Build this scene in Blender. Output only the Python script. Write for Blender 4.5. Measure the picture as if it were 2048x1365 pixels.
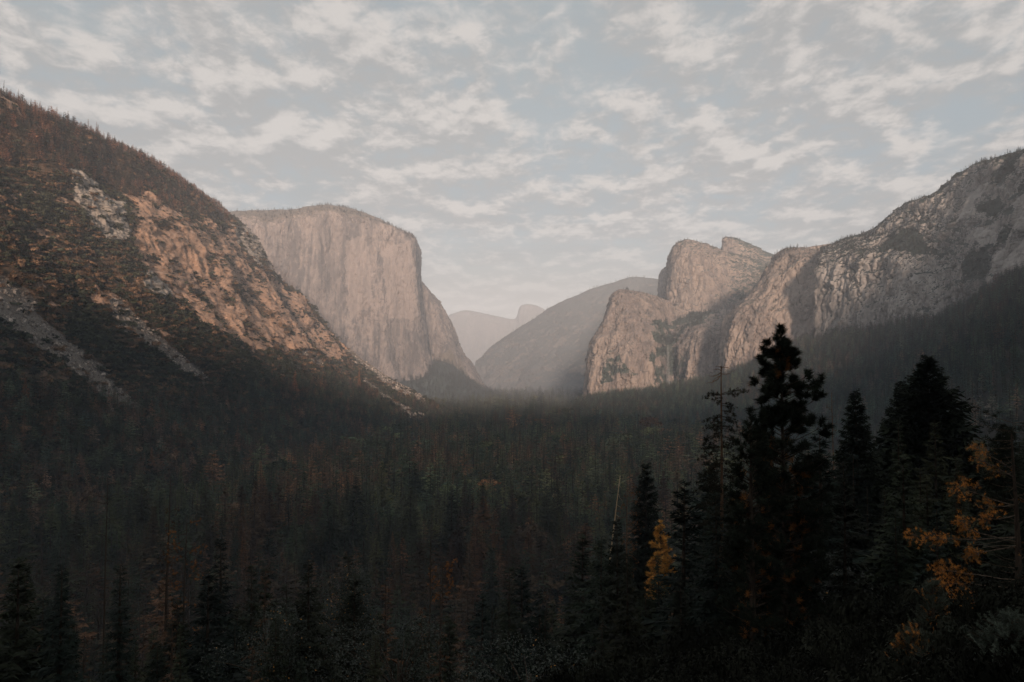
import bpy, math, random
import numpy as np

S = bpy.context.scene
for _o in list(bpy.data.objects):
    bpy.data.objects.remove(_o)

# ------------------------------------------------------------------ camera
CAM_Z = 180.0            # eye height above the valley floor, metres
F_PX = 1500.0            # focal length in pixels of a 2048 px wide frame
PITCH = math.atan((740.0 - 682.5) / F_PX)
cam_data = bpy.data.cameras.new("camera")
cam_data.sensor_width = 36.0
cam_data.lens = F_PX / 2048.0 * 36.0
cam_data.clip_start = 0.5
cam_data.clip_end = 60000.0
cam = bpy.data.objects.new("camera", cam_data)
S.collection.objects.link(cam)
cam.location = (0, 0, CAM_Z)
cam.rotation_euler = (math.pi / 2 + PITCH, 0, 0)
S.camera = cam

# ------------------------------------------------------------------ sun, sky, exposure
SUN_AZ = math.radians(-3.0)     # behind the camera; positive would be to the left
SUN_EL = math.radians(9.0)
sun_vec = np.array([-math.sin(SUN_AZ) * math.cos(SUN_EL), -math.cos(SUN_AZ) * math.cos(SUN_EL), math.sin(SUN_EL)])
sun_data = bpy.data.lights.new("sun", 'SUN')
sun_data.energy = 5.0
sun_data.angle = math.radians(4.0)
sun_data.color = (1.0, 0.74, 0.56)
sun = bpy.data.objects.new("sun", sun_data)
S.collection.objects.link(sun)
# a sun lamp shines along its -Z: build the rotation straight from the direction
from mathutils import Vector
sun.rotation_euler = Vector(tuple(sun_vec)).to_track_quat('Z', 'Y').to_euler()
sun.location = (0, -50, 400)

S.view_settings.view_transform = 'Standard'
S.view_settings.look = 'None'
S.view_settings.gamma = 1.0
S.view_settings.use_curve_mapping = False
S.view_settings.exposure = 0.44

S.render.engine = 'CYCLES'
S.cycles.max_bounces = 4
S.cycles.diffuse_bounces = 2
S.cycles.glossy_bounces = 1
S.cycles.transmission_bounces = 2
S.cycles.volume_bounces = 1
S.cycles.use_adaptive_sampling = True
S.cycles.adaptive_threshold = 0.015
S.cycles.use_denoising = True
S.cycles.transparent_max_bounces = 4
S.cycles.caustics_reflective = False
S.cycles.caustics_refractive = False

world = bpy.data.worlds.new("World")
S.world = world
world.use_nodes = True
wt = world.node_tree
wt.nodes.clear()

class NT:
    """small helper to write node trees in one line per node"""
    def __init__(self, tree):
        self.t = tree
    def n(self, kind, **kw):
        nd = self.t.nodes.new(kind)
        for k, v in kw.items():
            setattr(nd, k, v)
        return nd
    def l(self, a, b):
        self.t.links.new(a, b)
    def setin(self, sock, v):
        if isinstance(v, bpy.types.NodeSocket):
            self.l(v, sock)
        elif v is not None:
            sock.default_value = v
    def math(self, op, a, b=None, c=None, clamp=False):
        nd = self.n('ShaderNodeMath', operation=op, use_clamp=clamp)
        self.setin(nd.inputs[0], a)
        if b is not None: self.setin(nd.inputs[1], b)
        if c is not None: self.setin(nd.inputs[2], c)
        return nd.outputs[0]
    def vmath(self, op, a, b=None):
        nd = self.n('ShaderNodeVectorMath', operation=op)
        self.setin(nd.inputs[0], a)
        if b is not None: self.setin(nd.inputs[1], b)
        return nd.outputs[0]
    def mix(self, fac, a, b, blend='MIX'):
        nd = self.n('ShaderNodeMix', data_type='RGBA', blend_type=blend, clamp_factor=True)
        self.setin(nd.inputs[0], fac)
        self.setin(nd.inputs[6], a)
        self.setin(nd.inputs[7], b)
        return nd.outputs[2]
    def noise(self, vec, scale, detail=2.0, rough=0.5, dist=0.0, lac=2.0):
        nd = self.n('ShaderNodeTexNoise')
        self.setin(nd.inputs['Vector'], vec)
        nd.inputs['Scale'].default_value = scale
        nd.inputs['Detail'].default_value = detail
        nd.inputs['Roughness'].default_value = rough
        nd.inputs['Lacunarity'].default_value = lac
        nd.inputs['Distortion'].default_value = dist
        return nd.outputs['Fac']
    def ramp(self, v, lo, hi, smooth=True, a=0.0, b=1.0):
        nd = self.n('ShaderNodeMapRange', interpolation_type='SMOOTHSTEP' if smooth else 'LINEAR', clamp=True)
        self.setin(nd.inputs[0], v)
        nd.inputs[1].default_value = lo; nd.inputs[2].default_value = hi
        nd.inputs[3].default_value = a; nd.inputs[4].default_value = b
        return nd.outputs[0]
    def comb(self, x, y, z):
        nd = self.n('ShaderNodeCombineXYZ')
        for s, v in zip(nd.inputs, (x, y, z)): self.setin(s, v)
        return nd.outputs[0]

SKY_STRENGTH = 0.10
w = NT(wt)
w_out = w.n('ShaderNodeOutputWorld')
w_bg = w.n('ShaderNodeBackground')
w_bg.inputs['Strength'].default_value = SKY_STRENGTH
w.l(w_bg.outputs[0], w_out.inputs['Surface'])
sky = w.n('ShaderNodeTexSky', sky_type='NISHITA')
sky.sun_disc = False
sky.sun_elevation = SUN_EL
sky.sun_rotation = math.pi + SUN_AZ      # measured from +Y, clockwise seen from above
sky.altitude = 1300.0
sky.air_density = 1.0
sky.dust_density = 1.0
sky.ozone_density = 0.5
tc = w.n('ShaderNodeTexCoord')
sep = w.n('ShaderNodeSeparateXYZ')
w.l(tc.outputs['Generated'], sep.inputs[0])
dz = w.math('MAXIMUM', sep.outputs[2], 0.0)
den = w.math('ADD', dz, 0.16)
cu = w.math('DIVIDE', sep.outputs[0], den)
cv = w.math('DIVIDE', sep.outputs[1], den)
plane = w.comb(cu, cv, 0.0)                # the cloud layer seen in plan
# a second sample of the layer a little nearer the sun: where it is thinner, this side of the cloud is lit
def layer(off):
    p = w.vmath('ADD', plane, (off * sun_vec[0], off * sun_vec[1], 0.0))
    mp = w.n('ShaderNodeMapping', vector_type='POINT')
    mp.inputs['Rotation'].default_value = (0, 0, math.radians(12))
    mp.inputs['Scale'].default_value = (1.12, 0.92, 1.0)
    mp.inputs['Location'].default_value = (CLOUD_X, CLOUD_Y, 0.0)
    w.l(p, mp.inputs['Vector'])
    banks = w.noise(mp.outputs[0], 1.5, 1.0, 0.5, 0.5)
    cells = w.noise(mp.outputs[0], 5.6, 2.0, 0.5, 0.35)
    wisps = w.noise(mp.outputs[0], 15.0, 8.0, 0.64, 0.3)
    return w.math('ADD', w.math('ADD', w.math('MULTIPLY', banks, 0.50), w.math('MULTIPLY', cells, 0.62)), w.math('MULTIPLY', wisps, 0.50))
CLOUD_X, CLOUD_Y = 1.3, 8.7
d0 = layer(0.0)
d1 = layer(0.11)
cover = w.ramp(d0, 0.62, 0.88)
lit = w.ramp(w.math('SUBTRACT', d0, d1), -0.08, 0.17)
core = w.ramp(d0, 0.94, 1.12)
thin = w.noise(plane, 0.8, 4.0, 0.6, 0.6)
veil = w.ramp(thin, 0.30, 0.70, True, 0.62, 0.86)
low = w.ramp(dz, 0.06, 0.34, True, 0.92, 0.0)            # more cloud is stacked up along low lines of sight
veil = w.math('MAXIMUM', veil, low)
GREY = (3.05, 3.04, 3.02, 1)
PALE = (5.15, 4.82, 4.55, 1)
cloud_col = w.mix(w.math('MAXIMUM', lit, w.math('MULTIPLY', core, 0.25)), GREY, PALE)
veil_col = w.mix(w.ramp(dz, 0.10, 0.32), (2.15, 1.98, 1.93, 1), (3.05, 3.30, 3.30, 1))
c1 = w.mix(veil, sky.outputs[0], veil_col)
cover = w.math('MULTIPLY', cover, w.ramp(dz, 0.05, 0.24, True, 0.25, 0.86))      # the low clouds sink into the smoke
c2 = w.mix(cover, c1, cloud_col)
w.l(c2, w_bg.inputs['Color'])
# ------------------------------------------------------------------ helpers
col = S.collection
rng = np.random.default_rng(7)
random.seed(7)

def P(px, py, Y):
    """world point at forward distance Y seen at pixel (px, py) of the 2048 px photograph"""
    dx = (px - 1024.0) / F_PX
    dy = (682.5 - py) / F_PX
    fy = math.cos(PITCH) - dy * math.sin(PITCH)
    fz = math.sin(PITCH) + dy * math.cos(PITCH)
    k = Y / fy
    return np.array([dx * k, Y, CAM_Z + fz * k])

def pix(v):
    """where world points (N,3) fall in the photograph"""
    x, y, z = v[:, 0], v[:, 1], v[:, 2] - CAM_Z
    c, s = math.cos(PITCH), math.sin(PITCH)
    d = np.maximum(y * c + z * s, 1e-3)
    u = -y * s + z * c
    return 1024.0 + F_PX * x / d, 682.5 - F_PX * u / d, d

def floor_y(py, z=0.0):
    """distance at which the level z shows at row py"""
    return (CAM_Z - z) * F_PX / (py - 740.0)

_perm = rng.integers(0, 2 ** 31, 4096)
def _hash(ix, iy, iz):
    h = (ix * 374761393 + iy * 668265263 + iz * 1274126177) & 0xFFFFFFFF
    h = ((h ^ (h >> 13)) * 1274126177) & 0xFFFFFFFF
    h = h ^ (h >> 16)
    return (h & 0xFFFF).astype(np.float64) / 65535.0

def vnoise(p):
    """value noise in [-1,1] at points (N,3)"""
    i = np.floor(p).astype(np.int64)
    f = p - i
    f = f * f * f * (f * (f * 6 - 15) + 10)
    out = 0
    for dx in (0, 1):
        wx = f[:, 0] if dx else 1 - f[:, 0]
        for dy in (0, 1):
            wy = f[:, 1] if dy else 1 - f[:, 1]
            for dz in (0, 1):
                wz = f[:, 2] if dz else 1 - f[:, 2]
                out = out + wx * wy * wz * _hash(i[:, 0] + dx, i[:, 1] + dy, i[:, 2] + dz)
    return out * 2 - 1

def fbm(p, octv=5, gain=0.5, ridged=False):
    a, s, out, q = 1.0, 0.0, 0.0, np.array(p, dtype=np.float64)
    for k in range(octv):
        n = vnoise(q + 17.3 * k)
        if ridged:
            n = 1.0 - 2.0 * np.abs(n)
        out = out + a * n
        s += a
        a *= gain
        q = q * 2.03
    return out / s

def smooth(a, b, x):
    t = np.clip((x - a) / (b - a), 0, 1)
    return t * t * (3 - 2 * t)

def in_poly(poly, px, py):
    inside = np.zeros(len(px), bool)
    n = len(poly)
    for k in range(n):
        x1, y1 = poly[k]; x2, y2 = poly[(k + 1) % n]
        if y1 == y2: continue
        c = ((y1 > py) != (y2 > py)) & (px < (x2 - x1) * (py - y1) / (y2 - y1) + x1)
        inside ^= c
    return inside

def catmull(ctrl, n, close_ratio=None):
    """resample control rows (m, ...) to n rows along axis 0"""
    m = ctrl.shape[0]
    t = np.linspace(0, m - 1, n)
    i = np.minimum(t.astype(int), m - 2)
    f = (t - i).reshape((-1,) + (1,) * (ctrl.ndim - 1))
    g = lambda k: ctrl[np.clip(k, 0, m - 1)]
    p0, p1, p2, p3 = g(i - 1), g(i), g(i + 1), g(i + 2)
    p0 = np.where((i == 0).reshape(f.shape), 2 * p1 - p2, p0)
    p3 = np.where((i == m - 2).reshape(f.shape), 2 * p2 - p1, p3)
    tens = 0.42
    m1 = tens * (p2 - p0); m2 = tens * (p3 - p1)
    f2, f3 = f * f, f * f * f
    return (2*f3 - 3*f2 + 1) * p1 + (f3 - 2*f2 + f) * m1 + (-2*f3 + 3*f2) * p2 + (f3 - f2) * m2

def grid_normals(G):
    du = np.gradient(G, axis=1); dv = np.gradient(G, axis=0)
    n = np.cross(du, dv)
    n /= np.linalg.norm(n, axis=2, keepdims=True) + 1e-9
    return n

def mesh_from(name, V, Fq, mat, attrs=None, shade_smooth=True):
    """V (N,3), Fq (M,4) or (M,3) int arrays -> linked mesh object"""
    V = np.ascontiguousarray(V, dtype=np.float32)
    Fq = np.ascontiguousarray(Fq, dtype=np.int32)
    k = Fq.shape[1]
    me = bpy.data.meshes.new(name)
    me.vertices.add(len(V)); me.vertices.foreach_set('co', V.ravel())
    me.loops.add(Fq.size); me.loops.foreach_set('vertex_index', Fq.ravel())
    me.polygons.add(len(Fq))
    me.polygons.foreach_set('loop_start', np.arange(len(Fq), dtype=np.int32) * k)
    me.update(calc_edges=True)
    me.polygons.foreach_set('use_smooth', np.full(len(Fq), shade_smooth))
    for an, av in (attrs or {}).items():
        at = me.attributes.new(an, 'FLOAT', 'POINT')
        at.data.foreach_set('value', np.ascontiguousarray(av, dtype=np.float32).ravel())
    if mat: me.materials.append(mat)
    o = bpy.data.objects.new(name, me)
    col.objects.link(o)
    return o

def grid_faces(nr, nc):
    r, c = np.meshgrid(np.arange(nr - 1), np.arange(nc - 1), indexing='ij')
    a = (r * nc + c).ravel()
    return np.stack([a, a + 1, a + nc + 1, a + nc], 1)

def structure(o, label=None):
    o['kind'] = 'structure'
    if label: o['label'] = label
    return o

# ------------------------------------------------------------------ materials for ground and rock
def new_mat(name):
    m = bpy.data.materials.new(name)
    m.use_nodes = True
    t = m.node_tree; t.nodes.clear()
    b = NT(t)
    out = b.n('ShaderNodeOutputMaterial')
    bs = b.n('ShaderNodeBsdfPrincipled')
    b.l(bs.outputs[0], out.inputs['Surface'])
    bs.inputs['Roughness'].default_value = 0.9
    bs.inputs['Specular IOR Level'].default_value = 0.15
    return m, b, bs

def attr(b, name):
    nd = b.n('ShaderNodeAttribute', attribute_type='GEOMETRY', attribute_name=name)
    return nd.outputs['Fac']

def rock_material(name, pale, dark, stain, veg, scale=1.0, streak=1.0, bump=6.0, lo=0.46, hi=0.64):
    """granite: pale and darker patches, water stains running down, plants where the attribute says so"""
    m, b, bs = new_mat(name)
    geo = b.n('ShaderNodeNewGeometry')
    pos = geo.outputs['Position']
    def mp(sx, sy, sz):
        k = b.n('ShaderNodeMapping'); k.inputs['Scale'].default_value = (sx / scale, sy / scale, sz / scale)
        b.l(pos, k.inputs['Vector']); return k.outputs[0]
    patch = b.noise(mp(0.006, 0.006, 0.004), 1.0, 4.0, 0.6, 0.6)
    run = b.noise(mp(0.035, 0.035, 0.0035), 1.0, 6.0, 0.65, 0.3)
    fine = b.noise(mp(0.09, 0.09, 0.035), 1.0, 5.0, 0.65)
    c = b.mix(b.ramp(patch, 0.35, 0.65), pale + (1,), dark + (1,))
    c = b.mix(b.math('MULTIPLY', b.ramp(run, lo, hi), streak), c, stain + (1,))
    c = b.mix(b.math('MULTIPLY', b.ramp(fine, 0.50, 0.70), 0.65), c, stain + (1,))
    thinrun = b.noise(mp(0.11, 0.11, 0.006), 1.0, 4.0, 0.6, 0.2)
    c = b.mix(b.math('MULTIPLY', b.ramp(thinrun, 0.55, 0.70), 0.6 * streak), c, stain + (1,))
    ck = b.noise(mp(0.016, 0.016, 0.009), 1.0, 3.0, 0.55, 1.2)
    line = b.ramp(b.math('ABSOLUTE', b.math('SUBTRACT', ck, 0.5)), 0.012, 0.0)
    c = b.mix(b.math('MULTIPLY', line, 0.75), c, tuple(x * 0.5 for x in stain) + (1,))
    pale2 = tuple(min(1, x * 1.22) for x in pale)
    c = b.mix(b.math('MULTIPLY', b.ramp(fine, 0.46, 0.30), 0.6), c, pale2 + (1,))
    pl = b.math('MULTIPLY', b.ramp(b.math('ADD', attr(b, 'pale'), b.math('MULTIPLY', b.math('SUBTRACT', run, 0.5), 1.6)), 0.35, 0.9), 0.5)
    c = b.mix(pl, c, tuple(min(1, x * 1.12) for x in pale) + (1,))
    vg = attr(b, 'veg')
    vn = b.noise(mp(0.05, 0.05, 0.05), 1.0, 4.0, 0.7)
    vmask = b.ramp(b.math('ADD', vg, b.math('MULTIPLY', b.math('SUBTRACT', vn, 0.5), 1.1)), 0.42, 0.62)
    veg2 = tuple(x * 1.7 for x in veg)
    vc = b.mix(b.noise(mp(0.02, 0.02, 0.02), 1.0, 3.0, 0.6), veg + (1,), veg2 + (1,))
    c = b.mix(vmask, c, vc)
    b.l(c, bs.inputs['Base Color'])
    bp = b.n('ShaderNodeBump'); bp.inputs['Strength'].default_value = 0.8; bp.inputs['Distance'].default_value = bump
    hgt = b.math('ADD', b.math('MULTIPLY', run, 0.6), fine)
    b.l(hgt, bp.inputs['Height']); b.l(bp.outputs[0], bs.inputs['Normal'])
    return m

VEG = (0.030, 0.034, 0.022)
M_monolith = rock_material('pale_granite', (0.245, 0.205, 0.19), (0.16, 0.138, 0.132), (0.082, 0.075, 0.075), (0.10, 0.085, 0.072), 1.6, 0.85, 11.0, 0.44, 0.60)
M_spires = rock_material('grey_granite', (0.28, 0.23, 0.20), (0.19, 0.157, 0.143), (0.105, 0.094, 0.091), (0.035, 0.045, 0.04), 1.2, 0.8, 7.0)
M_rightrock = rock_material('dark_granite', (0.35, 0.325, 0.31), (0.205, 0.19, 0.183), (0.095, 0.092, 0.09), (0.026, 0.034, 0.031), 0.8, 0.8, 5.0)
M_far = rock_material('hazed_granite', (0.13, 0.118, 0.112), (0.10, 0.092, 0.09), (0.075, 0.072, 0.072), (0.055, 0.058, 0.058), 3.0, 0.5, 10.0)  # contrast flattened so the far rock carries some haze in its colours

def slope_material():
    """the left mountainside: soil under brush, warm broken cliffs, grey scree"""
    m, b, bs = new_mat('mountainside')
    geo = b.n('ShaderNodeNewGeometry'); pos = geo.outputs['Position']
    def mp(sx, sy, sz):
        k = b.n('ShaderNodeMapping'); k.inputs['Scale'].default_value = (sx, sy, sz)
        b.l(pos, k.inputs['Vector']); return k.outputs[0]
    n1 = b.noise(mp(0.012, 0.012, 0.012), 1.0, 4.0, 0.6, 0.4)
    n2 = b.noise(mp(0.07, 0.07, 0.07), 1.0, 6.0, 0.7)
    n3 = b.noise(mp(0.35, 0.35, 0.35), 1.0, 4.0, 0.7)
    crack = b.noise(mp(0.05, 0.05, 0.16), 1.0, 6.0, 0.68, 0.8)
    rock = b.mix(b.ramp(n1, 0.38, 0.64), (0.46, 0.29, 0.20, 1), (0.32, 0.215, 0.16, 1))
    rock = b.mix(b.math('MULTIPLY', b.ramp(crack, 0.52, 0.68), 0.75), rock, (0.13, 0.10, 0.08, 1))
    ck = b.noise(mp(0.022, 0.022, 0.035), 1.0, 4.0, 0.6, 1.4)
    line = b.ramp(b.math('ABSOLUTE', b.math('SUBTRACT', ck, 0.5)), 0.016, 0.0)
    rock = b.mix(b.math('MULTIPLY', line, 0.8), rock, (0.075, 0.055, 0.045, 1))
    rock = b.mix(b.math('MULTIPLY', b.ramp(n2, 0.45, 0.30), 0.55), rock, (0.60, 0.44, 0.33, 1))
    scree = b.mix(b.ramp(n3, 0.35, 0.65), (0.10, 0.086, 0.074, 1), (0.21, 0.185, 0.162, 1))
    soil = b.mix(b.ramp(n2, 0.40, 0.62), (0.05, 0.038, 0.026, 1), (0.14, 0.088, 0.055, 1))
    grey = b.mix(b.ramp(crack, 0.45, 0.62), (0.33, 0.29, 0.255, 1), (0.15, 0.135, 0.12, 1))
    edge = b.math('MULTIPLY', b.math('SUBTRACT', n2, 0.5), 0.9)
    rm = b.ramp(b.math('ADD', attr(b, 'rock'), edge), 0.42, 0.58)
    gm = b.ramp(b.math('ADD', attr(b, 'grey_shaded_rock'), edge), 0.42, 0.58)
    sm = b.ramp(b.math('ADD', attr(b, 'scree'), b.math('MULTIPLY', edge, 0.6)), 0.42, 0.58)
    c = b.mix(rm, soil, rock)
    c = b.mix(gm, c, grey)
    c = b.mix(sm, c, scree)
    b.l(c, bs.inputs['Base Color'])
    bp = b.n('ShaderNodeBump'); bp.inputs['Strength'].default_value = 0.9; bp.inputs['Distance'].default_value = 4.0
    b.l(b.math('ADD', b.math('ADD', n2, crack), b.math('MULTIPLY', n3, 0.35)), bp.inputs['Height']); b.l(bp.outputs[0], bs.inputs['Normal'])
    return m
M_slope = slope_material()

def forest_floor_material():
    m, b, bs = new_mat('forest_floor')
    geo = b.n('ShaderNodeNewGeometry')
    n = b.noise(geo.outputs['Position'], 0.03, 6.0, 0.7)
    c = b.mix(b.ramp(n, 0.35, 0.65), (0.013, 0.013, 0.010, 1), (0.032, 0.026, 0.018, 1))
    b.l(c, bs.inputs['Base Color'])
    return m
M_floor = forest_floor_material()

# ------------------------------------------------------------------ terrain pieces
SURF = {}        # name -> (vertices, normals, attributes) for planting

def loft(net, nr, nc, sub=None):
    """net: rows of (px, py, Y) or world points as ('w', x, y, z)"""
    A = np.array([[np.array(c[1:], float) if c[0] == 'w' else P(*c) for c in row] for row in net])
    A = catmull(A, nr)
    A = np.swapaxes(catmull(np.swapaxes(A, 0, 1), nc), 0, 1)
    return A

def flip_to_camera(G):
    """normals pointing out of the ground"""
    n = grid_normals(G)
    return -n if np.mean(n[:, :, 2]) < 0 else n

def cliff(name, net, nr, nc, mat, amp=22, fine=5, cell=70, veg_fn=None, label=None, ledge=0.0, pale_polys=(), cob=1.0):
    G = loft(net, nr, nc)
    n = flip_to_camera(G)
    hor = n.copy(); hor[:, :, 2] *= 0.35
    p = G.reshape(-1, 3)
    big = fbm(p * np.array([1 / cell, 1 / cell, 1 / (cell * 2.6)]), 4, 0.5)
    rib = fbm(p * np.array([1 / (cell * .32), 1 / (cell * .32), 1 / (cell * 2.8)]) + 40, 4, 0.55, True)
    blk = fbm(p * np.array([4.5 / cell, 4.5 / cell, 3.0 / cell]) + 90, 4, 0.6)
    wv_ = 0.35 + 0.65 * smooth(-0.25, 0.35, fbm(p / (cell * 1.1) + 61, 3))
    slab = fbm(p * np.array([1 / (cell * .8), 1 / (cell * .8), 1 / (cell * 3.2)]) + 140, 2)
    slab = np.round(slab * 4.5 + 0.3 * blk) / 4.5
    j1 = vnoise(p * np.array([1 / (cell * .55), 1 / (cell * .55), 1 / (cell * 3.5)]) + 210 + 0.35 * blk[:, None])
    j2 = vnoise(p * np.array([1 / (cell * .9), 1 / (cell * .9), 1 / (cell * .6)]) + 260 + 0.3 * blk[:, None])
    joint = smooth(0.10, 0.0, np.abs(j1)) + 0.6 * cob * smooth(0.07, 0.0, np.abs(j2))
    d = amp * big + fine * rib * wv_ * 0.75 + fine * 1.1 * blk + fine * 2.4 * slab - fine * 1.3 * joint
    if ledge:
        q = p[:, 2] / ledge + 1.3 * fbm(p / (cell * 1.5) + 5, 3)
        d = d + fine * 1.2 * (np.abs((q % 1.0) - 0.5) * 2 - 0.5)
    G2 = G + hor * d.reshape(nr, nc, 1)
    G2[:, :, 2] = np.maximum(G2[:, :, 2], -12.0)      # rooted just below the valley floor
    V = G2.reshape(-1, 3)
    nn = flip_to_camera(G2).reshape(-1, 3)
    px, py, dd = pix(V)
    veg = np.zeros(len(V))
    if veg_fn is not None:
        jit = fbm(V / 60.0 + 3, 4)
        veg = veg_fn(V, nn, px + 14 * jit, py + 14 * fbm(V / 60.0 + 33, 4))
    jx_ = px + 10 * fbm(V / 50.0 + 13, 4); jy_ = py + 10 * fbm(V / 50.0 + 43, 4)
    pale_ = np.zeros(len(V))
    for q in pale_polys: pale_ = np.maximum(pale_, in_poly(q, jx_, jy_).astype(float))
    o = mesh_from(name, V, grid_faces(nr, nc), mat, {'veg': veg, 'pale': pale_})
    structure(o, label)
    SURF[o.name] = (V, nn, veg)
    return o

def rows_of(cols_px, rows):
    """rows: list of (list of px or None, py list/number, Y list)"""
    net = []
    for pxs, pys, Ys in rows:
        n = len(cols_px)
        pxs = cols_px if pxs is None else pxs
        if not hasattr(pys, '__len__'): pys = [pys] * n
        net.append([(a, b_, c) for a, b_, c in zip(pxs, pys, Ys)])
    return net

# --- valley floor, reaching beyond the farthest ridge
nx, ny = 160, 260
gx = np.linspace(-4300, 4300, nx); gy = np.linspace(150, 14300, ny)
X, Yg = np.meshgrid(gx, gy)
Z = 5.0 * fbm(np.stack([X.ravel() / 350, Yg.ravel() / 350, 0 * X.ravel()], 1), 4).reshape(ny, nx)
Z += 0.0
structure(mesh_from('valley_floor', np.stack([X.ravel(), Yg.ravel(), Z.ravel()], 1), grid_faces(ny, nx), M_floor), 'flat valley floor under the conifer forest')

# --- the hillside the viewpoint stands on: falls to the valley in front, climbs behind to an unseen crest shaped to cast shade
def hill_h(x, y):
    front = CAM_Z - 1.7 - 0.50 * np.maximum(y - 1.0, 0) + 0.30 * np.clip(x, 0, 400) - 0.05 * np.clip(-x, 0, 400)
    front = front + 2.2 * fbm(np.stack([x / 40, y / 40, 0 * x], 1), 3) * smooth(6, 40, np.hypot(x, y))
    base = -3.0
    f = base + np.log1p(np.exp(np.clip((front - base) / 8.0, -40, 40))) * 8.0
    f = np.where((front - base) / 8.0 > 35, front, f)
    crest = np.interp(x, [-3600, -1700, -1200, -650, -250, 100, 430, 1000, 1150, 1380, 2200, 3600],
                      [560, 540, 520, 495, 440, 440, 440, 440, 500, 940, 960, 930])
    crest = crest + 26 * fbm(np.stack([x / 260, 0 * x, 0 * x], 1), 5)
    t = smooth(-30, -950, y)
    back = CAM_Z - 1.7 + (crest) * t - 500 * smooth(-950, -1900, y)
    back = back + 18 * fbm(np.stack([x / 120, y / 120, 0 * x + 3], 1), 5) * smooth(-40, -160, y)
    return np.where(y > -4, f, back)
gx = np.concatenate([np.linspace(-3600, -520, 60)[:-1], np.linspace(-520, 900, 143)[:-1], np.linspace(900, 3600, 50)])
gy = np.concatenate([np.linspace(-1950, -100, 60)[:-1], np.linspace(-100, 480, 117)])
X, Yg = np.meshgrid(gx, gy)
Zh = hill_h(X.ravel(), Yg.ravel())
# the slope ends where it has reached the valley floor
structure(mesh_from('hillside', np.stack([X.ravel(), Yg.ravel(), Zh], 1), grid_faces(len(gy), len(gx)), M_floor), 'steep dark hillside below the viewpoint')

# --- left mountainside
lm = [
  [(-1500, -200, 800), (-1250, 250, 780), (-1000, 560, 740), (-650, 860, 640), (-150, 1160, floor_y(1160))],
  [(-420, -10, 1250), (-330, 170, 1230), (-230, 330, 1190), (-110, 560, 1130), (60, 790, 1020), (330, 1025, floor_y(1025))],
  [(0, 200, 1500), (22, 290, 1485), (60, 385, 1450), (125, 555, 1400), (250, 755, 1290), (500, 965, floor_y(965))],
  [(100, 245, 1650), (115, 315, 1640), (145, 400, 1580), (215, 560, 1520), (330, 740, 1420), (590, 935, floor_y(935))],
  [(190, 282, 1800), (205, 350, 1790), (235, 425, 1700), (300, 560, 1650), (410, 730, 1570), (670, 912, floor_y(912))],
  [(330, 346, 2050), (338, 395, 2035), (365, 460, 1960), (425, 605, 1910), (520, 740, 1830), (765, 885, floor_y(885))],
  [(430, 415, 2350), (440, 452, 2335), (468, 520, 2270), (520, 630, 2230), (615, 752, 2170), (820, 866, floor_y(866))],
  [(500, 476, 2550), (514, 512, 2540), (545, 575, 2500), (590, 655, 2470), (680, 767, 2420), (853, 856, floor_y(856))],
  [(550, 552, 2720), (565, 575, 2712), (592, 622, 2680), (630, 684, 2650), (722, 772, 2600), (872, 846, floor_y(846))],
  [(620, 620, 2850), (635, 643, 2845), (657, 673, 2825), (687, 713, 2800), (762, 782, 2760), (888, 840, floor_y(840))],
  [(690, 695, 2960), (700, 706, 2955), (717, 722, 2940), (742, 742, 2920), (802, 787, 2870), (902, 836, floor_y(836))],
  [(800, 768, 3060), (808, 773, 3055), (820, 780, 3040), (835, 790, 3020), (865, 810, 2980), (915, 833, floor_y(833))],
  [(925, 834, floor_y(834)), (927, 834.5, floor_y(834)), (930, 835, floor_y(834)), (932, 835.5, floor_y(834.5)), (934, 836, floor_y(835)), (938, 838, floor_y(838))],
]
lm[0] = [(-1500, -200, 800), (-1380, 60, 790), (-1250, 250, 780), (-1000, 560, 740), (-650, 860, 640), (-150, 1160, floor_y(1160))]
lmw = []
for row in lm:
    pts = [P(*c) for c in row]
    top = pts[0]
    fac = smooth(834, 600, row[0][1])
    b1 = top + np.array([-120, 120, -40]) * (0.15 + fac); b2 = top + np.array([-420, 420, -260]) * (0.05 + fac)
    # added unseen rise behind the visible shoulder, to throw shade on the monolith
    eye = np.array([0, 0, CAM_Z]); deep = smooth(640, 480, row[0][0])
    e1 = eye + (top - eye) * 1.10 - [0, 0, 14.0]; e2 = eye + (top - eye) * 1.38 - [0, 0, 34.0]
    b1 = b1 * (1 - deep) + e1 * deep; b2 = b2 * (1 - deep) + e2 * deep
    b3 = b2 + np.array([-300, 250, -300]) * fac
    pts[-1][2] = -6.0
    lmw.append([('w', *q) for q in [b3, b2, b1] + pts])
nr, nc = 730, 490
G = loft(lmw, nr, nc)
n = flip_to_camera(G)
p = G.reshape(-1, 3)
px, py, dd = pix(p)
jx = px + 11 * fbm(p / 45 + 3, 4); jy = py + 11 * fbm(p / 45 + 33, 4)
ROCK = [[(255, 395), (300, 385), (345, 415), (430, 452), (470, 468), (490, 520), (545, 560), (605, 606), (628, 640), (660, 668), (694, 692), (692, 722), (640, 705), (560, 700), (505, 705), (440, 672), (400, 645), (365, 600), (310, 562), (288, 520), (265, 470)],
        [(182, 572), (200, 575), (204, 598), (192, 600)]]
GREY_SHADED = [[(118, 345), (180, 368), (245, 405), (262, 475), (225, 485), (178, 455), (138, 405)],
         [(455, 448), (495, 455), (545, 520), (556, 556), (520, 535), (478, 492)],  # skyline faces turned from the sun, their shade painted as grey
         [(285, 545), (310, 540), (345, 580), (355, 598), (320, 590), (290, 572)],
         [(325, 328), (345, 328), (352, 345), (330, 342)]]
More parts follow.
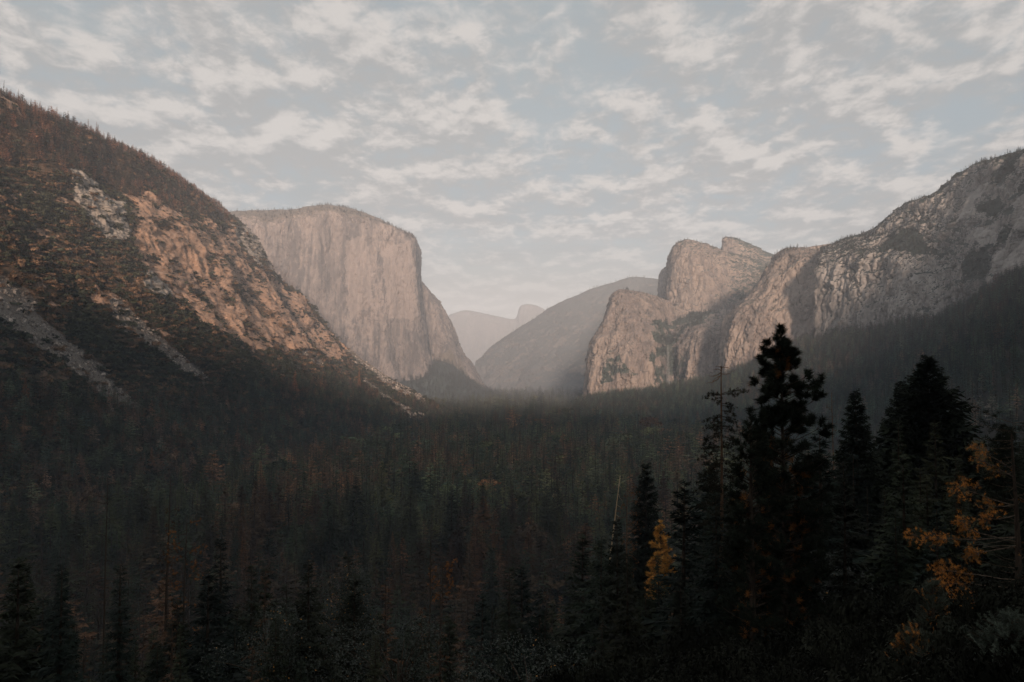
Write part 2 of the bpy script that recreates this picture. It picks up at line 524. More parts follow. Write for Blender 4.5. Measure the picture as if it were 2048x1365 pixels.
SCREE = [[(-400, 380), (-100, 520), (0, 556), (40, 582), (86, 612), (66, 626), (120, 672), (185, 730), (282, 818), (280, 828), (250, 822), (150, 748), (70, 684), (0, 640), (-300, 480)],
         [(213, 606), (236, 600), (282, 640), (335, 690), (402, 745), (420, 762), (392, 757), (330, 722), (288, 692), (238, 660)],
         [(236, 655), (246, 655), (300, 690), (365, 742), (418, 770), (412, 775), (355, 748), (290, 698)],
         [(690, 695), (712, 700), (735, 712), (800, 762), (868, 812), (856, 818), (780, 772), (716, 728)],
         [(712, 752), (735, 765), (795, 808), (856, 836), (842, 848), (762, 802)],
         [(600, 705), (612, 705), (645, 735), (640, 742)],
         [(340, 830), (360, 832), (430, 850), (425, 855)]]
fillp = lambda polys: np.any([in_poly(q, jx, jy) for q in polys], axis=0).astype(float)
rock, grey_shaded, scree = fillp(ROCK), fillp(GREY_SHADED), fillp(SCREE)
# cliffs break through the brush unevenly
rock = np.clip(rock * (0.72 - 0.55 * fbm(p / np.array([60, 60, 34.]) + 70, 5) * 1.6), 0, 1)
rock = np.maximum(rock, 0.6 * smooth(0.22, 0.50, fbm(p / np.array([80, 80, 40.]) + 130, 5)) * smooth(-120, 20, p[:, 2] - CAM_Z - 30))
scree_s = scree * (1 - 0.0 * rock)
cl = np.maximum(rock, grey_shaded)
big = fbm(p / np.array([160, 160, 200.]) + 9, 4)
stp = fbm(p / np.array([55, 55, 28.]) + 19, 4, 0.55, True)
blk = fbm(p / np.array([16, 16, 12.]) + 29, 4, 0.6)
vert = fbm(p / np.array([48, 48, 110.]) + 59, 6, 0.62, True)
q_ = p[:, 2] / 17.0 + 0.25 * p[:, 0] / 17.0 + 1.6 * fbm(p / 55.0 + 5, 4)
terr = np.abs((q_ % 1.0) - 0.5) * 2 - 0.5
blk = fbm(p / np.array([22, 22, 14.]) + 29, 5, 0.68)
nearfoot = smooth(-20, 60, p[:, 2])
ridge_w = np.ones(len(p))
d = (34 * big + 6 * stp) * nearfoot * ridge_w * (1 - 0.75 * scree) * (0.25 + 0.75 * smooth(830, 700, py)) + cl * (10 * vert + 8 * blk + 3 * stp + 3.5 * terr) + (1 - cl) * 2.2 * blk * nearfoot
hor = n.copy(); hor[:, :, 2] *= 0.5
G2 = G + hor * d.reshape(nr, nc, 1)
G2[:, :, 2] = np.maximum(G2[:, :, 2], -12.0)
V = G2.reshape(-1, 3); nn = flip_to_camera(G2).reshape(-1, 3)
o = mesh_from('left_mountainside', V, grid_faces(nr, nc), M_slope, {'rock': rock, 'grey_shaded_rock': grey_shaded, 'scree': scree})
structure(o, 'steep brush covered mountainside with warm cliffs and grey scree on the left')
SURF['left'] = (V, nn, rock, grey_shaded, scree)
LEFT_GRID = (nr, nc)

# --- the great pale monolith
cx = [330, 420, 500, 580, 650, 720, 780, 820, 835, 842]
def elcap_rows():
    Y0 = np.array([4080, 4120, 4170, 4230, 4290, 4350, 4410, 4470, 4680, 5300.])
    R = []
    R.append(([330, 425, 510, 595, 670, 750, 815, 866, 876, 880], 822, Y0))
    R.append(([330, 424, 508, 592, 667, 744, 806, 852, 860, 864], 735, Y0 + 50))
    R.append(([330, 423, 506, 588, 662, 735, 797, 838, 845, 850], 655, Y0 + 85))
    R.append(([330, 422, 503, 584, 656, 728, 790, 829.5, 835, 840], 580, Y0 + 110))
    R.append(([330, 420, 500, 581, 652, 722, 784, 827, 831, 836], 520, Y0 + 130))
    R.append(([330, 420, 500, 580, 650, 720, 782, 825.5, 829, 834], [456, 450, 446, 441, 431, 441, 461, 480, 486, 500], Y0 + 160))
    R.append(([330, 420, 500, 580, 650, 720, 780, 818, 824, 830], [444, 436, 431, 427, 418, 428, 453, 471, 476, 490], Y0 + 260))
    R.append(([330, 420, 500, 580, 655, 715, 775, 812, 822, 828], [436, 428, 423.5, 420, 412, 423, 450, 468, 474, 490], Y0 + 620))
    R.append(([330, 420, 500, 580, 655, 715, 775, 812, 822, 828], [450, 440, 432, 428, 420, 432, 458, 476, 482, 500], Y0 + 1100))
    return rows_of(cx, R)
def veg_cap(V, n, px, py):
    top = smooth(0.25, 0.7, n[:, 2]) * smooth(500, 440, py)
    return np.clip(top * 0.5 + 0.25 * smooth(470, 425, py), 0, 1)
cliff('granite_monolith', elcap_rows(), 370, 420, M_monolith, 26, 9, 110, veg_cap, 'huge pale sheer granite monolith at the left of the valley', cob=0.3, pale_polys=[[(690, 480), (730, 470), (750, 600), (700, 640)], [(760, 480), (822, 485), (835, 640), (780, 640)]])

# --- its far buttress
bx = [815, 850, 880, 905, 935, 965, 985]
B = [([845, 862, 884, 910, 940, 972, 1000], [800, 800, 800, 800, 800, 800, 800], [5150, 5000, 4920, 4900, 4960, 5060, 5400]),
     ([842, 860, 880, 900, 922, 948, 972], [740, 740, 738, 738, 745, 758, 768], [5220, 5080, 5000, 4980, 5030, 5120, 5420]),
     ([835, 852, 870, 886, 902, 915, 928], [680, 680, 678, 678, 682, 692, 704], [5260, 5140, 5070, 5050, 5090, 5180, 5440]),
     ([830, 845, 858, 870, 882, 894, 902], [620, 618, 618, 620, 626, 634, 645], [5300, 5190, 5130, 5120, 5160, 5240, 5470]),
     ([826, 836, 846, 855, 864, 874, 882], [548, 558, 568, 578, 588, 598, 607], [5360, 5280, 5230, 5220, 5250, 5320, 5500]),
     ([822, 832, 842, 852, 862, 872, 880], [552, 562, 572, 582, 592, 602, 612], [5700, 5700, 5700, 5700, 5700, 5700, 5700])]
def veg_butt(V, n, px, py):
    a = in_poly([(840, 720), (860, 722), (905, 700), (925, 725), (960, 760), (985, 790), (985, 830), (840, 830)], px, py).astype(float)
    s = in_poly([(895, 640), (906, 660), (925, 715), (985, 770), (975, 782), (935, 745), (905, 705), (893, 660)], px, py)
    return np.clip(a - s, 0, 1) * 0.9
cliff('far_buttress', rows_of(bx, B), 240, 200, M_monolith, 18, 8, 90, veg_butt, 'sloping granite buttress beyond the pale monolith')

# --- dark wooded apron at the monolith's foot
A = [([780, 830, 870, 910, 950, 985, 1020], [800, 795, 800, 805, 808, 810, 812], [4150, 4200, 4250, 4300, 4400, 4500, 4600]),
     ([780, 830, 868, 905, 945, 985, 1020], [775, 765, 752, 762, 778, 792, 800], [4330, 4400, 4480, 4560, 4680, 4800, 4900]),
     ([780, 832, 868, 902, 935, 975, 1020], [760, 750, 725, 728, 755, 780, 796], [4460, 4600, 4760, 4860, 4950, 5000, 5100])]
cliff('talus_apron', rows_of(bx, A), 60, 120, M_spires, 8, 4, 80, lambda V, n, px, py: np.full(len(V), 0.95), 'wooded apron at the foot of the pale monolith')

# --- hazy mountain in the middle distance
hx = [930, 960, 1000, 1060, 1120, 1200, 1280, 1360, 1440]
H = [([925, 950, 985, 1040, 1110, 1190, 1280, 1370, 1460], 790, np.array([6900, 6700, 6500, 6300, 6150, 6050, 6000, 6000, 6000.])),
     ([935, 960, 1000, 1055, 1120, 1200, 1280, 1365, 1450], [750, 740, 735, 730, 725, 720, 715, 712, 710], np.array([7000, 6850, 6700, 6550, 6400, 6350, 6300, 6300, 6300.])),
     ([945, 968, 1010, 1062, 1125, 1200, 1280, 1360, 1440], [735, 715, 690, 675, 660, 650, 640, 636, 634], np.array([7100, 7000, 6950, 6850, 6750, 6700, 6650, 6650, 6650.])),
     ([952, 972, 1012, 1066, 1122, 1200, 1268, 1340, 1440], [724, 706, 673, 638, 605, 576, 559, 566, 590], np.array([7200, 7200, 7200, 7200, 7200, 7200, 7200, 7200, 7200.])),
     ([952, 972, 1012, 1066, 1122, 1200, 1268, 1340, 1440], [730, 712, 680, 645, 612, 583, 566, 575, 600], np.array([7700] * 9, float))]
cliff('hazy_mountain', rows_of(hx, H), 160, 260, M_far, 30, 12, 200, lambda V, n, px, py: 0.55 * smooth(0.3, 0.8, n[:, 2]) + 0.15, 'hazy grey mountain closing the middle of the valley')

# --- far ridge with the cut-off dome
fx = [840, 880, 905, 930, 960, 1000, 1025, 1034, 1041, 1060, 1080, 1100, 1140]
T = [655, 640, 628, 621, 626, 634, 638, 632, 612, 609, 616, 628, 640]
Fr = [(None, 800, np.full(13, 11200.)), (None, [720] * 13, np.full(13, 11800.)), (None, [t + 22 for t in T], np.full(13, 12100.)),
      (None, T, np.full(13, 12300.)), (None, [t + 10 for t in T], np.full(13, 12900.))]
cliff('far_ridge', rows_of(fx, Fr), 90, 200, M_far, 22, 10, 300, lambda V, n, px, py: np.full(len(V), 0.4), 'faint far ridge with a cut-off granite dome')

# --- right of the valley: the front rock with the waterfall
c1 = list(range(10))
W_ = [([1167, 1172, 1200, 1250, 1300, 1322, 1350, 1378, 1425, 1480], [822] * 10, [3900, 3380, 3270, 3210, 3190, 3330, 3330, 3160, 3100, 3040]),
      ([1170, 1175, 1202, 1251, 1301, 1324, 1350, 1378, 1424, 1480], [770] * 10, [3910, 3400, 3290, 3230, 3210, 3350, 3350, 3180, 3120, 3060]),
      ([1174, 1179, 1206, 1253, 1303, 1326, 1350, 1379, 1424, 1480], [730] * 10, [3920, 3420, 3310, 3250, 3230, 3365, 3365, 3200, 3140, 3090]),
      ([1184, 1189, 1213, 1258, 1307, 1328, 1351, 1380, 1424, 1480], [692, 690, 690, 692, 698, 694, 694, 690, 680, 670], [3930, 3440, 3340, 3280, 3260, 3380, 3380, 3230, 3170, 3120]),
      ([1203, 1208, 1226, 1266, 1312, 1332, 1353, 1384, 1426, 1480], [650, 650, 650, 648, 662, 676, 676, 662, 654, 645], [3960, 3480, 3390, 3350, 3360, 3480, 3480, 3330, 3240, 3180]),
      ([1220, 1225, 1238, 1272, 1314, 1338, 1362, 1394, 1432, 1484], [606, 602, 602, 608, 628, 644, 645, 640, 636, 630], [4000, 3540, 3480, 3460, 3520, 3640, 3640, 3560, 3440, 3320]),
      ([1230, 1236, 1250, 1286, 1318, 1342, 1368, 1402, 1440, 1490], [590, 584, 580, 588, 598, 608, 622, 624, 622, 618], [4040, 3620, 3590, 3600, 3640, 3720, 3760, 3740, 3620, 3460]),
      ([1230, 1236, 1250, 1286, 1318, 1342, 1368, 1402, 1440, 1490], [600, 596, 594, 600, 608, 616, 632, 634, 632, 630], [4300, 4000, 3980, 3980, 3960, 3920, 3900, 3900, 3860, 3700])]
HANG = [(1298, 648), (1330, 640), (1365, 632), (1390, 618), (1420, 612), (1440, 628), (1400, 650), (1378, 660), (1355, 682), (1335, 692), (1310, 684)]
LEFTV = [(1200, 740), (1215, 705), (1238, 700), (1250, 735), (1275, 750), (1240, 755), (1205, 770)]
def veg_front(V, n, px, py):
    v = in_poly(HANG, px, py) * 0.95
    v = np.maximum(v, in_poly(LEFTV, px, py) * 0.62)
    v = np.maximum(v, in_poly([(1305, 700), (1328, 690), (1352, 690), (1378, 735), (1370, 780), (1345, 775), (1320, 790), (1305, 740)], px, py) * 0.75)
    v = np.maximum(v, smooth(760, 800, py + 16 * fbm(V / 80, 3)) * 0.85)
    v = np.maximum(v, smooth(0.5, 0.8, n[:, 2]) * 0.5)
    return np.clip(v * (0.75 + 0.8 * fbm(V / 45 + 7, 4)), 0, 1)
cliff('waterfall_rock', rows_of(c1, W_), 330, 330, M_spires, 20, 9, 80, veg_front, 'granite buttress with a hanging valley and a thin waterfall', cob=0.6)

# --- the spires behind it
c2 = list(range(8))
C2 = [([1330, 1338, 1362, 1398, 1440, 1482, 1530, 1600], [670] * 8, [4300, 3960, 3880, 3830, 3820, 3850, 3900, 3900]),
      ([1334, 1340, 1364, 1400, 1440, 1482, 1530, 1600], [610] * 8, [4320, 4000, 3920, 3880, 3880, 3920, 3960, 3960]),
      ([1338, 1343, 1366, 1402, 1442, 1482, 1530, 1600], [560, 560, 560, 562, 570, 580, 590, 590], [4330, 4020, 3950, 3920, 3940, 3990, 4030, 4030]),
      ([1342, 1347, 1368, 1404, 1444, 1484, 1530, 1600], [520, 518, 518, 522, 534, 545, 556, 560], [4340, 4050, 3985, 3970, 4010, 4070, 4120, 4120]),
      ([1347, 1352, 1370, 1404, 1444, 1486, 1530, 1600], [498, 493, 489, 494, 511, 524, 536, 545], [4350, 4100, 4040, 4050, 4100, 4150, 4200, 4200]),
      ([1352, 1358, 1376, 1404, 1444, 1490, 1530, 1600], [492, 486, 481, 487, 504, 514, 526, 535], [4400, 4200, 4160, 4180, 4220, 4250, 4300, 4300]),
      ([1352, 1358, 1376, 1404, 1444, 1490, 1530, 1600], [500, 496, 494, 500, 516, 526, 536, 545], [4600, 4600, 4600, 4600, 4600, 4600, 4600, 4600])]
def veg_sp(V, n, px, py):
    return 0.55 * smooth(0.35, 0.7, n[:, 2]) + 0.35 * smooth(1440, 1500, px)
cliff('spire_rock', rows_of(c2, C2), 240, 240, M_spires, 20, 9, 80, veg_sp, 'tall rounded granite spire behind the waterfall rock')
C2b = [([1443, 1446, 1460, 1490, 1530, 1570], [560, 560, 560, 560, 560, 560], [4750, 4500, 4450, 4450, 4450, 4450]),
       ([1443, 1446, 1460, 1490, 1530, 1570], [510, 508, 508, 515, 528, 540], [4760, 4540, 4490, 4490, 4490, 4490]),
       ([1444, 1447, 1460, 1490, 1530, 1570], [482, 480, 480, 492, 508, 522], [4770, 4580, 4540, 4540, 4540, 4540]),
       ([1445, 1448, 1462, 1492, 1530, 1570], [479, 476, 475, 486, 503, 520], [4800, 4660, 4640, 4640, 4640, 4640]),
       ([1445, 1448, 1462, 1492, 1530, 1570], [490, 488, 486, 496, 512, 530], [5000, 5000, 5000, 5000, 5000, 5000])]
cliff('notched_summit', rows_of(list(range(6)), C2b), 110, 130, M_spires, 12, 7, 70, veg_sp, 'wedge shaped summit with a sheer notch behind the spire')
PN = [([1316, 1318, 1325, 1334, 1345], [640] * 5, [4500, 4300, 4250, 4260, 4300]),
      ([1316, 1319, 1326, 1335, 1346], [590] * 5, [4510, 4320, 4280, 4290, 4320]),
      ([1318, 1321, 1328, 1337, 1347], [556, 554, 550, 548, 546], [4520, 4340, 4310, 4310, 4340]),
      ([1322, 1325, 1331, 1339, 1348], [546, 541, 535, 530, 526], [4540, 4400, 4380, 4380, 4380]),
      ([1322, 1325, 1331, 1339, 1348], [556, 551, 545, 540, 536], [4700, 4700, 4700, 4700, 4700])]
cliff('dark_pinnacle', rows_of(list(range(5)), PN), 70, 50, M_rightrock, 6, 5, 60, veg_sp, 'dark narrow pinnacle left of the rounded spire')

# --- leaning buttress to the right of the spires
C3 = [([1438, 1446, 1488, 1540, 1600, 1665], [815, 812, 805, 790, 765, 740], [3150, 2800, 2700, 2650, 2600, 2540]),
      ([1441, 1449, 1490, 1541, 1600, 1665], [740, 738, 732, 722, 705, 690], [3160, 2820, 2725, 2680, 2630, 2560]),
      ([1444, 1452, 1494, 1544, 1602, 1665], [690, 688, 684, 678, 668, 655], [3170, 2840, 2745, 2700, 2650, 2580]),
      ([1449, 1462, 1503, 1550, 1604, 1665], [640, 634, 630, 626, 622, 615], [3180, 2870, 2775, 2730, 2680, 2610]),
      ([1500, 1508, 1530, 1562, 1608, 1665], [590, 582, 578, 576, 574, 570], [3200, 2920, 2840, 2790, 2730, 2660]),
      ([1538, 1544, 1556, 1578, 1614, 1665], [534, 528, 525, 524, 523, 525], [3220, 2980, 2900, 2850, 2790, 2720]),
      ([1554, 1560, 1570, 1590, 1618, 1665], [512, 506, 500, 497, 498, 503], [3250, 3060, 3000, 2960, 2900, 2850]),
      ([1554, 1560, 1570, 1590, 1618, 1665], [525, 518, 512, 508, 508, 512], [3500, 3400, 3350, 3320, 3300, 3300])]
def veg_lean(V, n, px, py):
    v = 0.5 * smooth(0.45, 0.75, n[:, 2])
    return np.maximum(v, smooth(740, 775, py + 18 * fbm(V / 60, 3)) * 0.8)
cliff('leaning_buttress', rows_of(list(range(6)), C3), 260, 210, M_spires, 15, 8, 65, veg_lean, 'leaning granite buttress with stained walls right of the spires', cob=0.5, pale_polys=[[(1540, 560), (1600, 520), (1640, 530), (1640, 640), (1600, 690), (1540, 640)], [(1455, 690), (1480, 640), (1500, 700), (1470, 740)], [(1545, 700), (1600, 690), (1610, 715), (1560, 740)]])

# --- right mountain
mx = list(range(9))
mF = np.array([2440, 2300, 2170, 2040, 1950, 1800, 1580, 1250, 900.])
MR = [([1625, 1700, 1780, 1850, 1915, 1995, 2110, 2320, 2700], [770, 740, 720, 705, 680, 640, 580, 500, 400], mF),
      ([1628, 1700, 1780, 1850, 1915, 1995, 2110, 2320, 2700], [690, 660, 645, 635, 618, 580, 520, 420, 300], mF + 25),
      ([1632, 1700, 1780, 1850, 1915, 1995, 2110, 2320, 2700], [600, 575, 568, 568, 565, 530, 470, 360, 200], mF + 50),
      ([1636, 1700, 1780, 1850, 1912, 1993, 2105, 2320, 2700], [535, 518, 508, 512, 520, 485, 420, 310, 120], mF + 85),
      ([1638, 1698, 1772, 1838, 1900, 1984, 2090, 2310, 2700], [515, 498, 488, 480, 470, 430, 375, 260, 60], mF + 190),
      ([1640, 1694, 1755, 1820, 1880, 1968, 2070, 2305, 2700], [504, 486, 468, 444, 425, 378, 332, 200, 0], mF + 300),
      ([1642, 1690, 1738, 1804, 1864, 1952, 2050, 2300, 2700], [499, 479, 464, 415, 390, 330, 299, 160, -60], mF + 430),
      ([1642, 1690, 1738, 1804, 1864, 1952, 2050, 2300, 2700], [512, 494, 480, 432, 410, 352, 325, 200, 0], mF + 900)]
PALES = [[(1930, 395), (1960, 370), (1995, 362), (1985, 378), (1945, 402), (1950, 430), (1925, 440), (1915, 430)],
         [(1935, 460), (1990, 455), (1995, 490), (1960, 495)],
         [(1990, 510), (2030, 480), (2060, 480), (2060, 520), (2010, 560), (1985, 580)],
         [(2020, 400), (2060, 380), (2060, 470), (2020, 460)]]
def veg_right(V, n, px, py):
    v = 0.08 + 0.7 * smooth(0.34, 0.68, n[:, 2])
    v = v + 0.55 * smooth(0.05, 0.35, fbm(V / np.array([120, 120, 90.]) + 200, 4)) * smooth(1840, 1900, px)
    for q in PALES: v = v * (1 - in_poly(q, px, py))
    v = np.maximum(v, in_poly([(1760, 490), (1800, 455), (1830, 460), (1860, 490), (1850, 505), (1810, 505)], px, py) * 0.95)
    v = np.maximum(v, in_poly([(1955, 415), (2000, 395), (2010, 410), (1990, 430), (1950, 430)], px, py) * 0.95)
    return np.clip(v, 0, 1)
cliff('right_mountain', rows_of(mx, MR), 380, 390, M_rightrock, 15, 7, 60, veg_right, 'grey granite mountain with ledges and pale slabs on the right', ledge=90, cob=0.35, pale_polys=PALES + [[(1640, 505), (1675, 485), (1700, 500), (1700, 570), (1670, 600), (1645, 560)], [(1775, 515), (1800, 505), (1850, 520), (1850, 640), (1815, 645), (1780, 560)], [(1852, 530), (1892, 535), (1885, 640), (1858, 655)], [(1720, 510), (1745, 500), (1740, 600), (1715, 640)]])

# --- small lit ridge peeping over the saddle
SD = [([1600, 1630, 1660, 1690], [540] * 4, [3400] * 4), ([1600, 1630, 1660, 1690], [505, 500, 495, 500], [3450] * 4),
      ([1600, 1630, 1660, 1690], [500, 493, 489, 496], [3500] * 4), ([1600, 1630, 1660, 1690], [510, 505, 500, 505], [3800] * 4)]
cliff('saddle_ridge', rows_of(list(range(4)), SD), 40, 60, M_spires, 4, 4, 40, None, 'small pale ridge showing over the saddle')

# --- forested slope below the right cliffs
fs = [
  [(1150, 812, 3120), (1146, 822, 3050), (1140, 832, floor_y(832)), (1120, 840, floor_y(840))],
  [(1285, 796, 3000), (1270, 808, 2900), (1250, 826, 2800), (1215, 842, floor_y(842))],
  [(1400, 778, 2820), (1385, 795, 2740), (1365, 822, 2620), (1320, 852, floor_y(852))],
  [(1560, 712, 2540), (1540, 750, 2450), (1495, 805, 2280), (1415, 872, floor_y(872))],
  [(1700, 676, 2270), (1670, 730, 2150), (1600, 805, 1930), (1500, 902, floor_y(902))],
  [(1850, 655, 2020), (1810, 710, 1880), (1725, 805, 1620), (1600, 952, floor_y(952))],
  [(1990, 586, 1780), (1940, 660, 1630), (1850, 785, 1330), (1700, 1022, floor_y(1022))],
  [(2105, 525, 1560), (2060, 620, 1400), (1980, 765, 1120), (1820, 1102, floor_y(1102))],
  [(2330, 430, 1240), (2300, 560, 1080), (2240, 745, 840), (2010, 1240, floor_y(1240))],
  [(2800, 320, 860), (2800, 520, 720), (2760, 745, 560), (2350, 1450, floor_y(1450))],
  [(4200, 200, 560), (4200, 520, 470), (4000, 745, 380), (3000, 1600, floor_y(1600))],
]
fsw = []
for row in fs:
    pts = [P(*c) for c in row]
    pts[-1][2] = -6.0
    up = pts[0] + np.array([90, 130, 25.])
    fsw.append([('w', *q) for q in [up] + pts])
G = loft(fsw, 260, 130)
nG = flip_to_camera(G); p = G.reshape(-1, 3)
d = (14 * fbm(p / 150 + 77, 4) + 3 * fbm(p / 30 + 7, 3)) * smooth(0, 60, p[:, 2])
V = (G + nG * d.reshape(260, 130, 1)).reshape(-1, 3)
structure(mesh_from('forested_slope', V, grid_faces(260, 130), M_floor), 'dark forested slope below the right cliffs')
SURF['slope'] = (V, flip_to_camera(V.reshape(260, 130, 3)).reshape(-1, 3))
# ------------------------------------------------------------------ plant materials
def leaf_mat(name, source, base=(0.03, 0.04, 0.025), rough=0.8, spec=0.06, vary=0.5):
    """source: 'INSTANCER' tint of a scattered plant, 'OBJECT' colour of a single plant, None fixed"""
    m, b, bs = new_mat(name)
    if source == 'INSTANCER':
        nd = b.n('ShaderNodeAttribute', attribute_type='INSTANCER', attribute_name='tint'); c = nd.outputs['Color']
    elif source == 'OBJECT':
        c = b.n('ShaderNodeObjectInfo').outputs['Color']
    else:
        nd = b.n('ShaderNodeRGB'); nd.outputs[0].default_value = base + (1,); c = nd.outputs[0]
    tco = b.n('ShaderNodeTexCoord')
    n = b.noise(tco.outputs['Object'], 1.3, 3.0, 0.6)
    k = b.ramp(n, 0.30, 0.70, True, 1.0 - vary, 1.0 + vary)
    vm = b.n('ShaderNodeVectorMath', operation='SCALE')
    b.l(c, vm.inputs[0]); b.l(k, vm.inputs['Scale'])
    b.l(vm.outputs[0], bs.inputs['Base Color'])
    bs.inputs['Roughness'].default_value = rough
    bs.inputs['Specular IOR Level'].default_value = spec
    return m

def wood_mat(name, a, c_, scale=3.0):
    m, b, bs = new_mat(name)
    tco = b.n('ShaderNodeTexCoord')
    mp = b.n('ShaderNodeMapping'); mp.inputs['Scale'].default_value = (4, 4, 0.6)
    b.l(tco.outputs['Object'], mp.inputs['Vector'])
    n = b.noise(mp.outputs[0], scale, 5.0, 0.65)
    b.l(b.mix(b.ramp(n, 0.35, 0.65), a + (1,), c_ + (1,)), bs.inputs['Base Color'])
    bp = b.n('ShaderNodeBump'); bp.inputs['Strength'].default_value = 0.6; bp.inputs['Distance'].default_value = 0.03
    b.l(n, bp.inputs['Height']); b.l(bp.outputs[0], bs.inputs['Normal'])
    return m

M_leaf_i = leaf_mat('scattered_foliage', 'INSTANCER')
M_leaf_o = leaf_mat('tree_foliage', 'OBJECT')
M_bark = wood_mat('bark', (0.035, 0.026, 0.020), (0.085, 0.062, 0.046))
M_bark_red = wood_mat('reddish_bark', (0.10, 0.055, 0.035), (0.20, 0.12, 0.075))
M_dead = wood_mat('bleached_wood', (0.22, 0.18, 0.14), (0.42, 0.36, 0.29))
M_bush = leaf_mat('glossy_oak_leaves', 'OBJECT', rough=0.5, spec=0.3, vary=0.4)

# ------------------------------------------------------------------ mesh builder
class MB:
    def __init__(self):
        self.V = []; self.F = []; self.n = 0
    def add(self, V, F):
        self.V.append(np.asarray(V, float)); self.F.append(np.asarray(F, int) + self.n); self.n += len(V)
    def tris(self, T):
        """T (k,3,3) loose triangles"""
        T = np.asarray(T, float); k = len(T)
        self.add(T.reshape(-1, 3), np.arange(3 * k).reshape(-1, 3))
    def tube(self, pts, rad, sides=6):
        pts = np.asarray(pts, float); rad = np.asarray(rad, float)
        m = len(pts)
        t = np.gradient(pts, axis=0); t /= np.linalg.norm(t, axis=1, keepdims=True) + 1e-9
        ref = np.array([0, 0, 1.0]) if abs(t[0][2]) < 0.9 else np.array([1.0, 0, 0])
        a = np.cross(t, ref); a /= np.linalg.norm(a, axis=1, keepdims=True) + 1e-9
        b = np.cross(t, a)
        th = np.linspace(0, 2 * np.pi, sides, endpoint=False)
        V = pts[:, None] + rad[:, None, None] * (np.cos(th)[None, :, None] * a[:, None] + np.sin(th)[None, :, None] * b[:, None])
        V = V.reshape(-1, 3); F = []
        for i in range(m - 1):
            for j in range(sides):
                p, q = i * sides + j, i * sides + (j + 1) % sides
                F += [[p, q, q + sides], [p, q + sides, p + sides]]
        e = len(V); V = np.vstack([V, pts[-1]])
        for j in range(sides): F.append([(m - 1) * sides + j, (m - 1) * sides + (j + 1) % sides, e])
        self.add(V, F)
    def mesh(self, name, mat, smooth_=False):
        V = np.vstack(self.V); F = np.vstack(self.F)
        V = np.ascontiguousarray(V, np.float32); F = np.ascontiguousarray(F, np.int32)
        me = bpy.data.meshes.new(name)
        me.vertices.add(len(V)); me.vertices.foreach_set('co', V.ravel())
        me.loops.add(F.size); me.loops.foreach_set('vertex_index', F.ravel())
        me.polygons.add(len(F)); me.polygons.foreach_set('loop_start', np.arange(len(F), dtype=np.int32) * 3)
        me.update(calc_edges=True)
        me.polygons.foreach_set('use_smooth', np.full(len(F), smooth_))
        me.materials.append(mat)
        return me

def unit(v):
    return v / (np.linalg.norm(v, axis=-1, keepdims=True) + 1e-9)

def spray(mb, base, tip, width, nseg, R, droop=0.15, fat=0.42):
    """a flat needle-covered bough: leaf triangles left and right of its axis and a few hanging below"""
    ax = tip - base; L = np.linalg.norm(ax); ax = ax / (L + 1e-9)
    side = unit(np.cross(ax, [0, 0, 1.0])); up = np.cross(side, ax)
    t = (np.arange(nseg) + R.uniform(0, 1, nseg)) / nseg
    T = []
    for sgn in (-1, 1, 0):
        o = base + ax * (L * t)[:, None]
        w_ = width * np.sin(np.pi * np.clip(0.12 + 0.82 * t, 0, 1)) * R.uniform(0.55, 1.2, nseg)
        if sgn:
            dirn = side * sgn * R.uniform(0.7, 1.0, nseg)[:, None] + ax * R.uniform(0.35, 0.9, nseg)[:, None] + up * R.uniform(-0.45, 0.25, nseg)[:, None]
        else:
            dirn = ax * R.uniform(0.3, 1.0, nseg)[:, None] + side * R.uniform(-0.6, 0.6, nseg)[:, None] + up * R.uniform(-0.9, 0.5, nseg)[:, None]
        dirn = unit(dirn)
        e = o + dirn * w_[:, None]; e[:, 2] -= droop * w_
        hw = ax[None] * (L / nseg * fat * 1.4)
        T.append(np.stack([o - hw, e, o + hw], 1))
    mb.tris(np.concatenate(T))

def conifer(h, r, levels, per, nseg, seed, start=0.10, shape=0.85, ragged=0.25, up0=-0.25, bare=0.0, narrow_top=True):
    """returns (trunk MB, crown MB), base at the origin"""
    R = np.random.default_rng(seed)
    tr, cr = MB(), MB()
    lean = R.normal(0, 0.008, 2)
    zz = np.linspace(0, h, 7)
    tr.tube(np.stack([lean[0] * zz, lean[1] * zz, zz], 1), np.maximum(0.014 * h * (1 - zz / h) ** 0.8, 0.02), 6)
    for k in range(levels):
        t = start + (1 - start) * (k + R.uniform(-0.3, 0.3)) / levels
        t = min(max(t, start * 0.8), 0.992)
        Lb = r * ((1 - t) / (1 - start)) ** shape
        Lb *= 0.35 + 0.65 * smooth(0, 0.12, t - start + 0.06) if start > 0.05 else 1
        lump = 1.0 + ragged * math.sin(7.0 * t + seed) * R.uniform(0.3, 1)
        ph = R.uniform(0, 6.28)
        for j in range(per):
            if R.random() < bare: continue
            a = ph + 6.283 * j / per + R.normal(0, 0.25)
            L = max(Lb * lump * R.uniform(1 - ragged * 1.4, 1 + ragged * 0.5), 0.02 * h)
            el = up0 + 0.75 * t ** 2 + R.normal(0, 0.12)
            tj = min(t + R.normal(0, 0.55) / levels, 0.995)
            b0 = np.array([lean[0] * tj * h, lean[1] * tj * h, tj * h])
            tip = b0 + L * np.array([math.cos(a) * math.cos(el), math.sin(a) * math.cos(el), math.sin(el)])
            spray(cr, b0 + (tip - b0) * 0.05, tip, 0.34 * L + 0.012 * h, nseg, R)
    # leader
    top = np.array([lean[0] * h, lean[1] * h, h])
    spray(cr, top - [0, 0, 0.05 * h], top + [0, 0, 0.012 * h], 0.014 * h, max(3, nseg // 2), R)
    return tr, cr

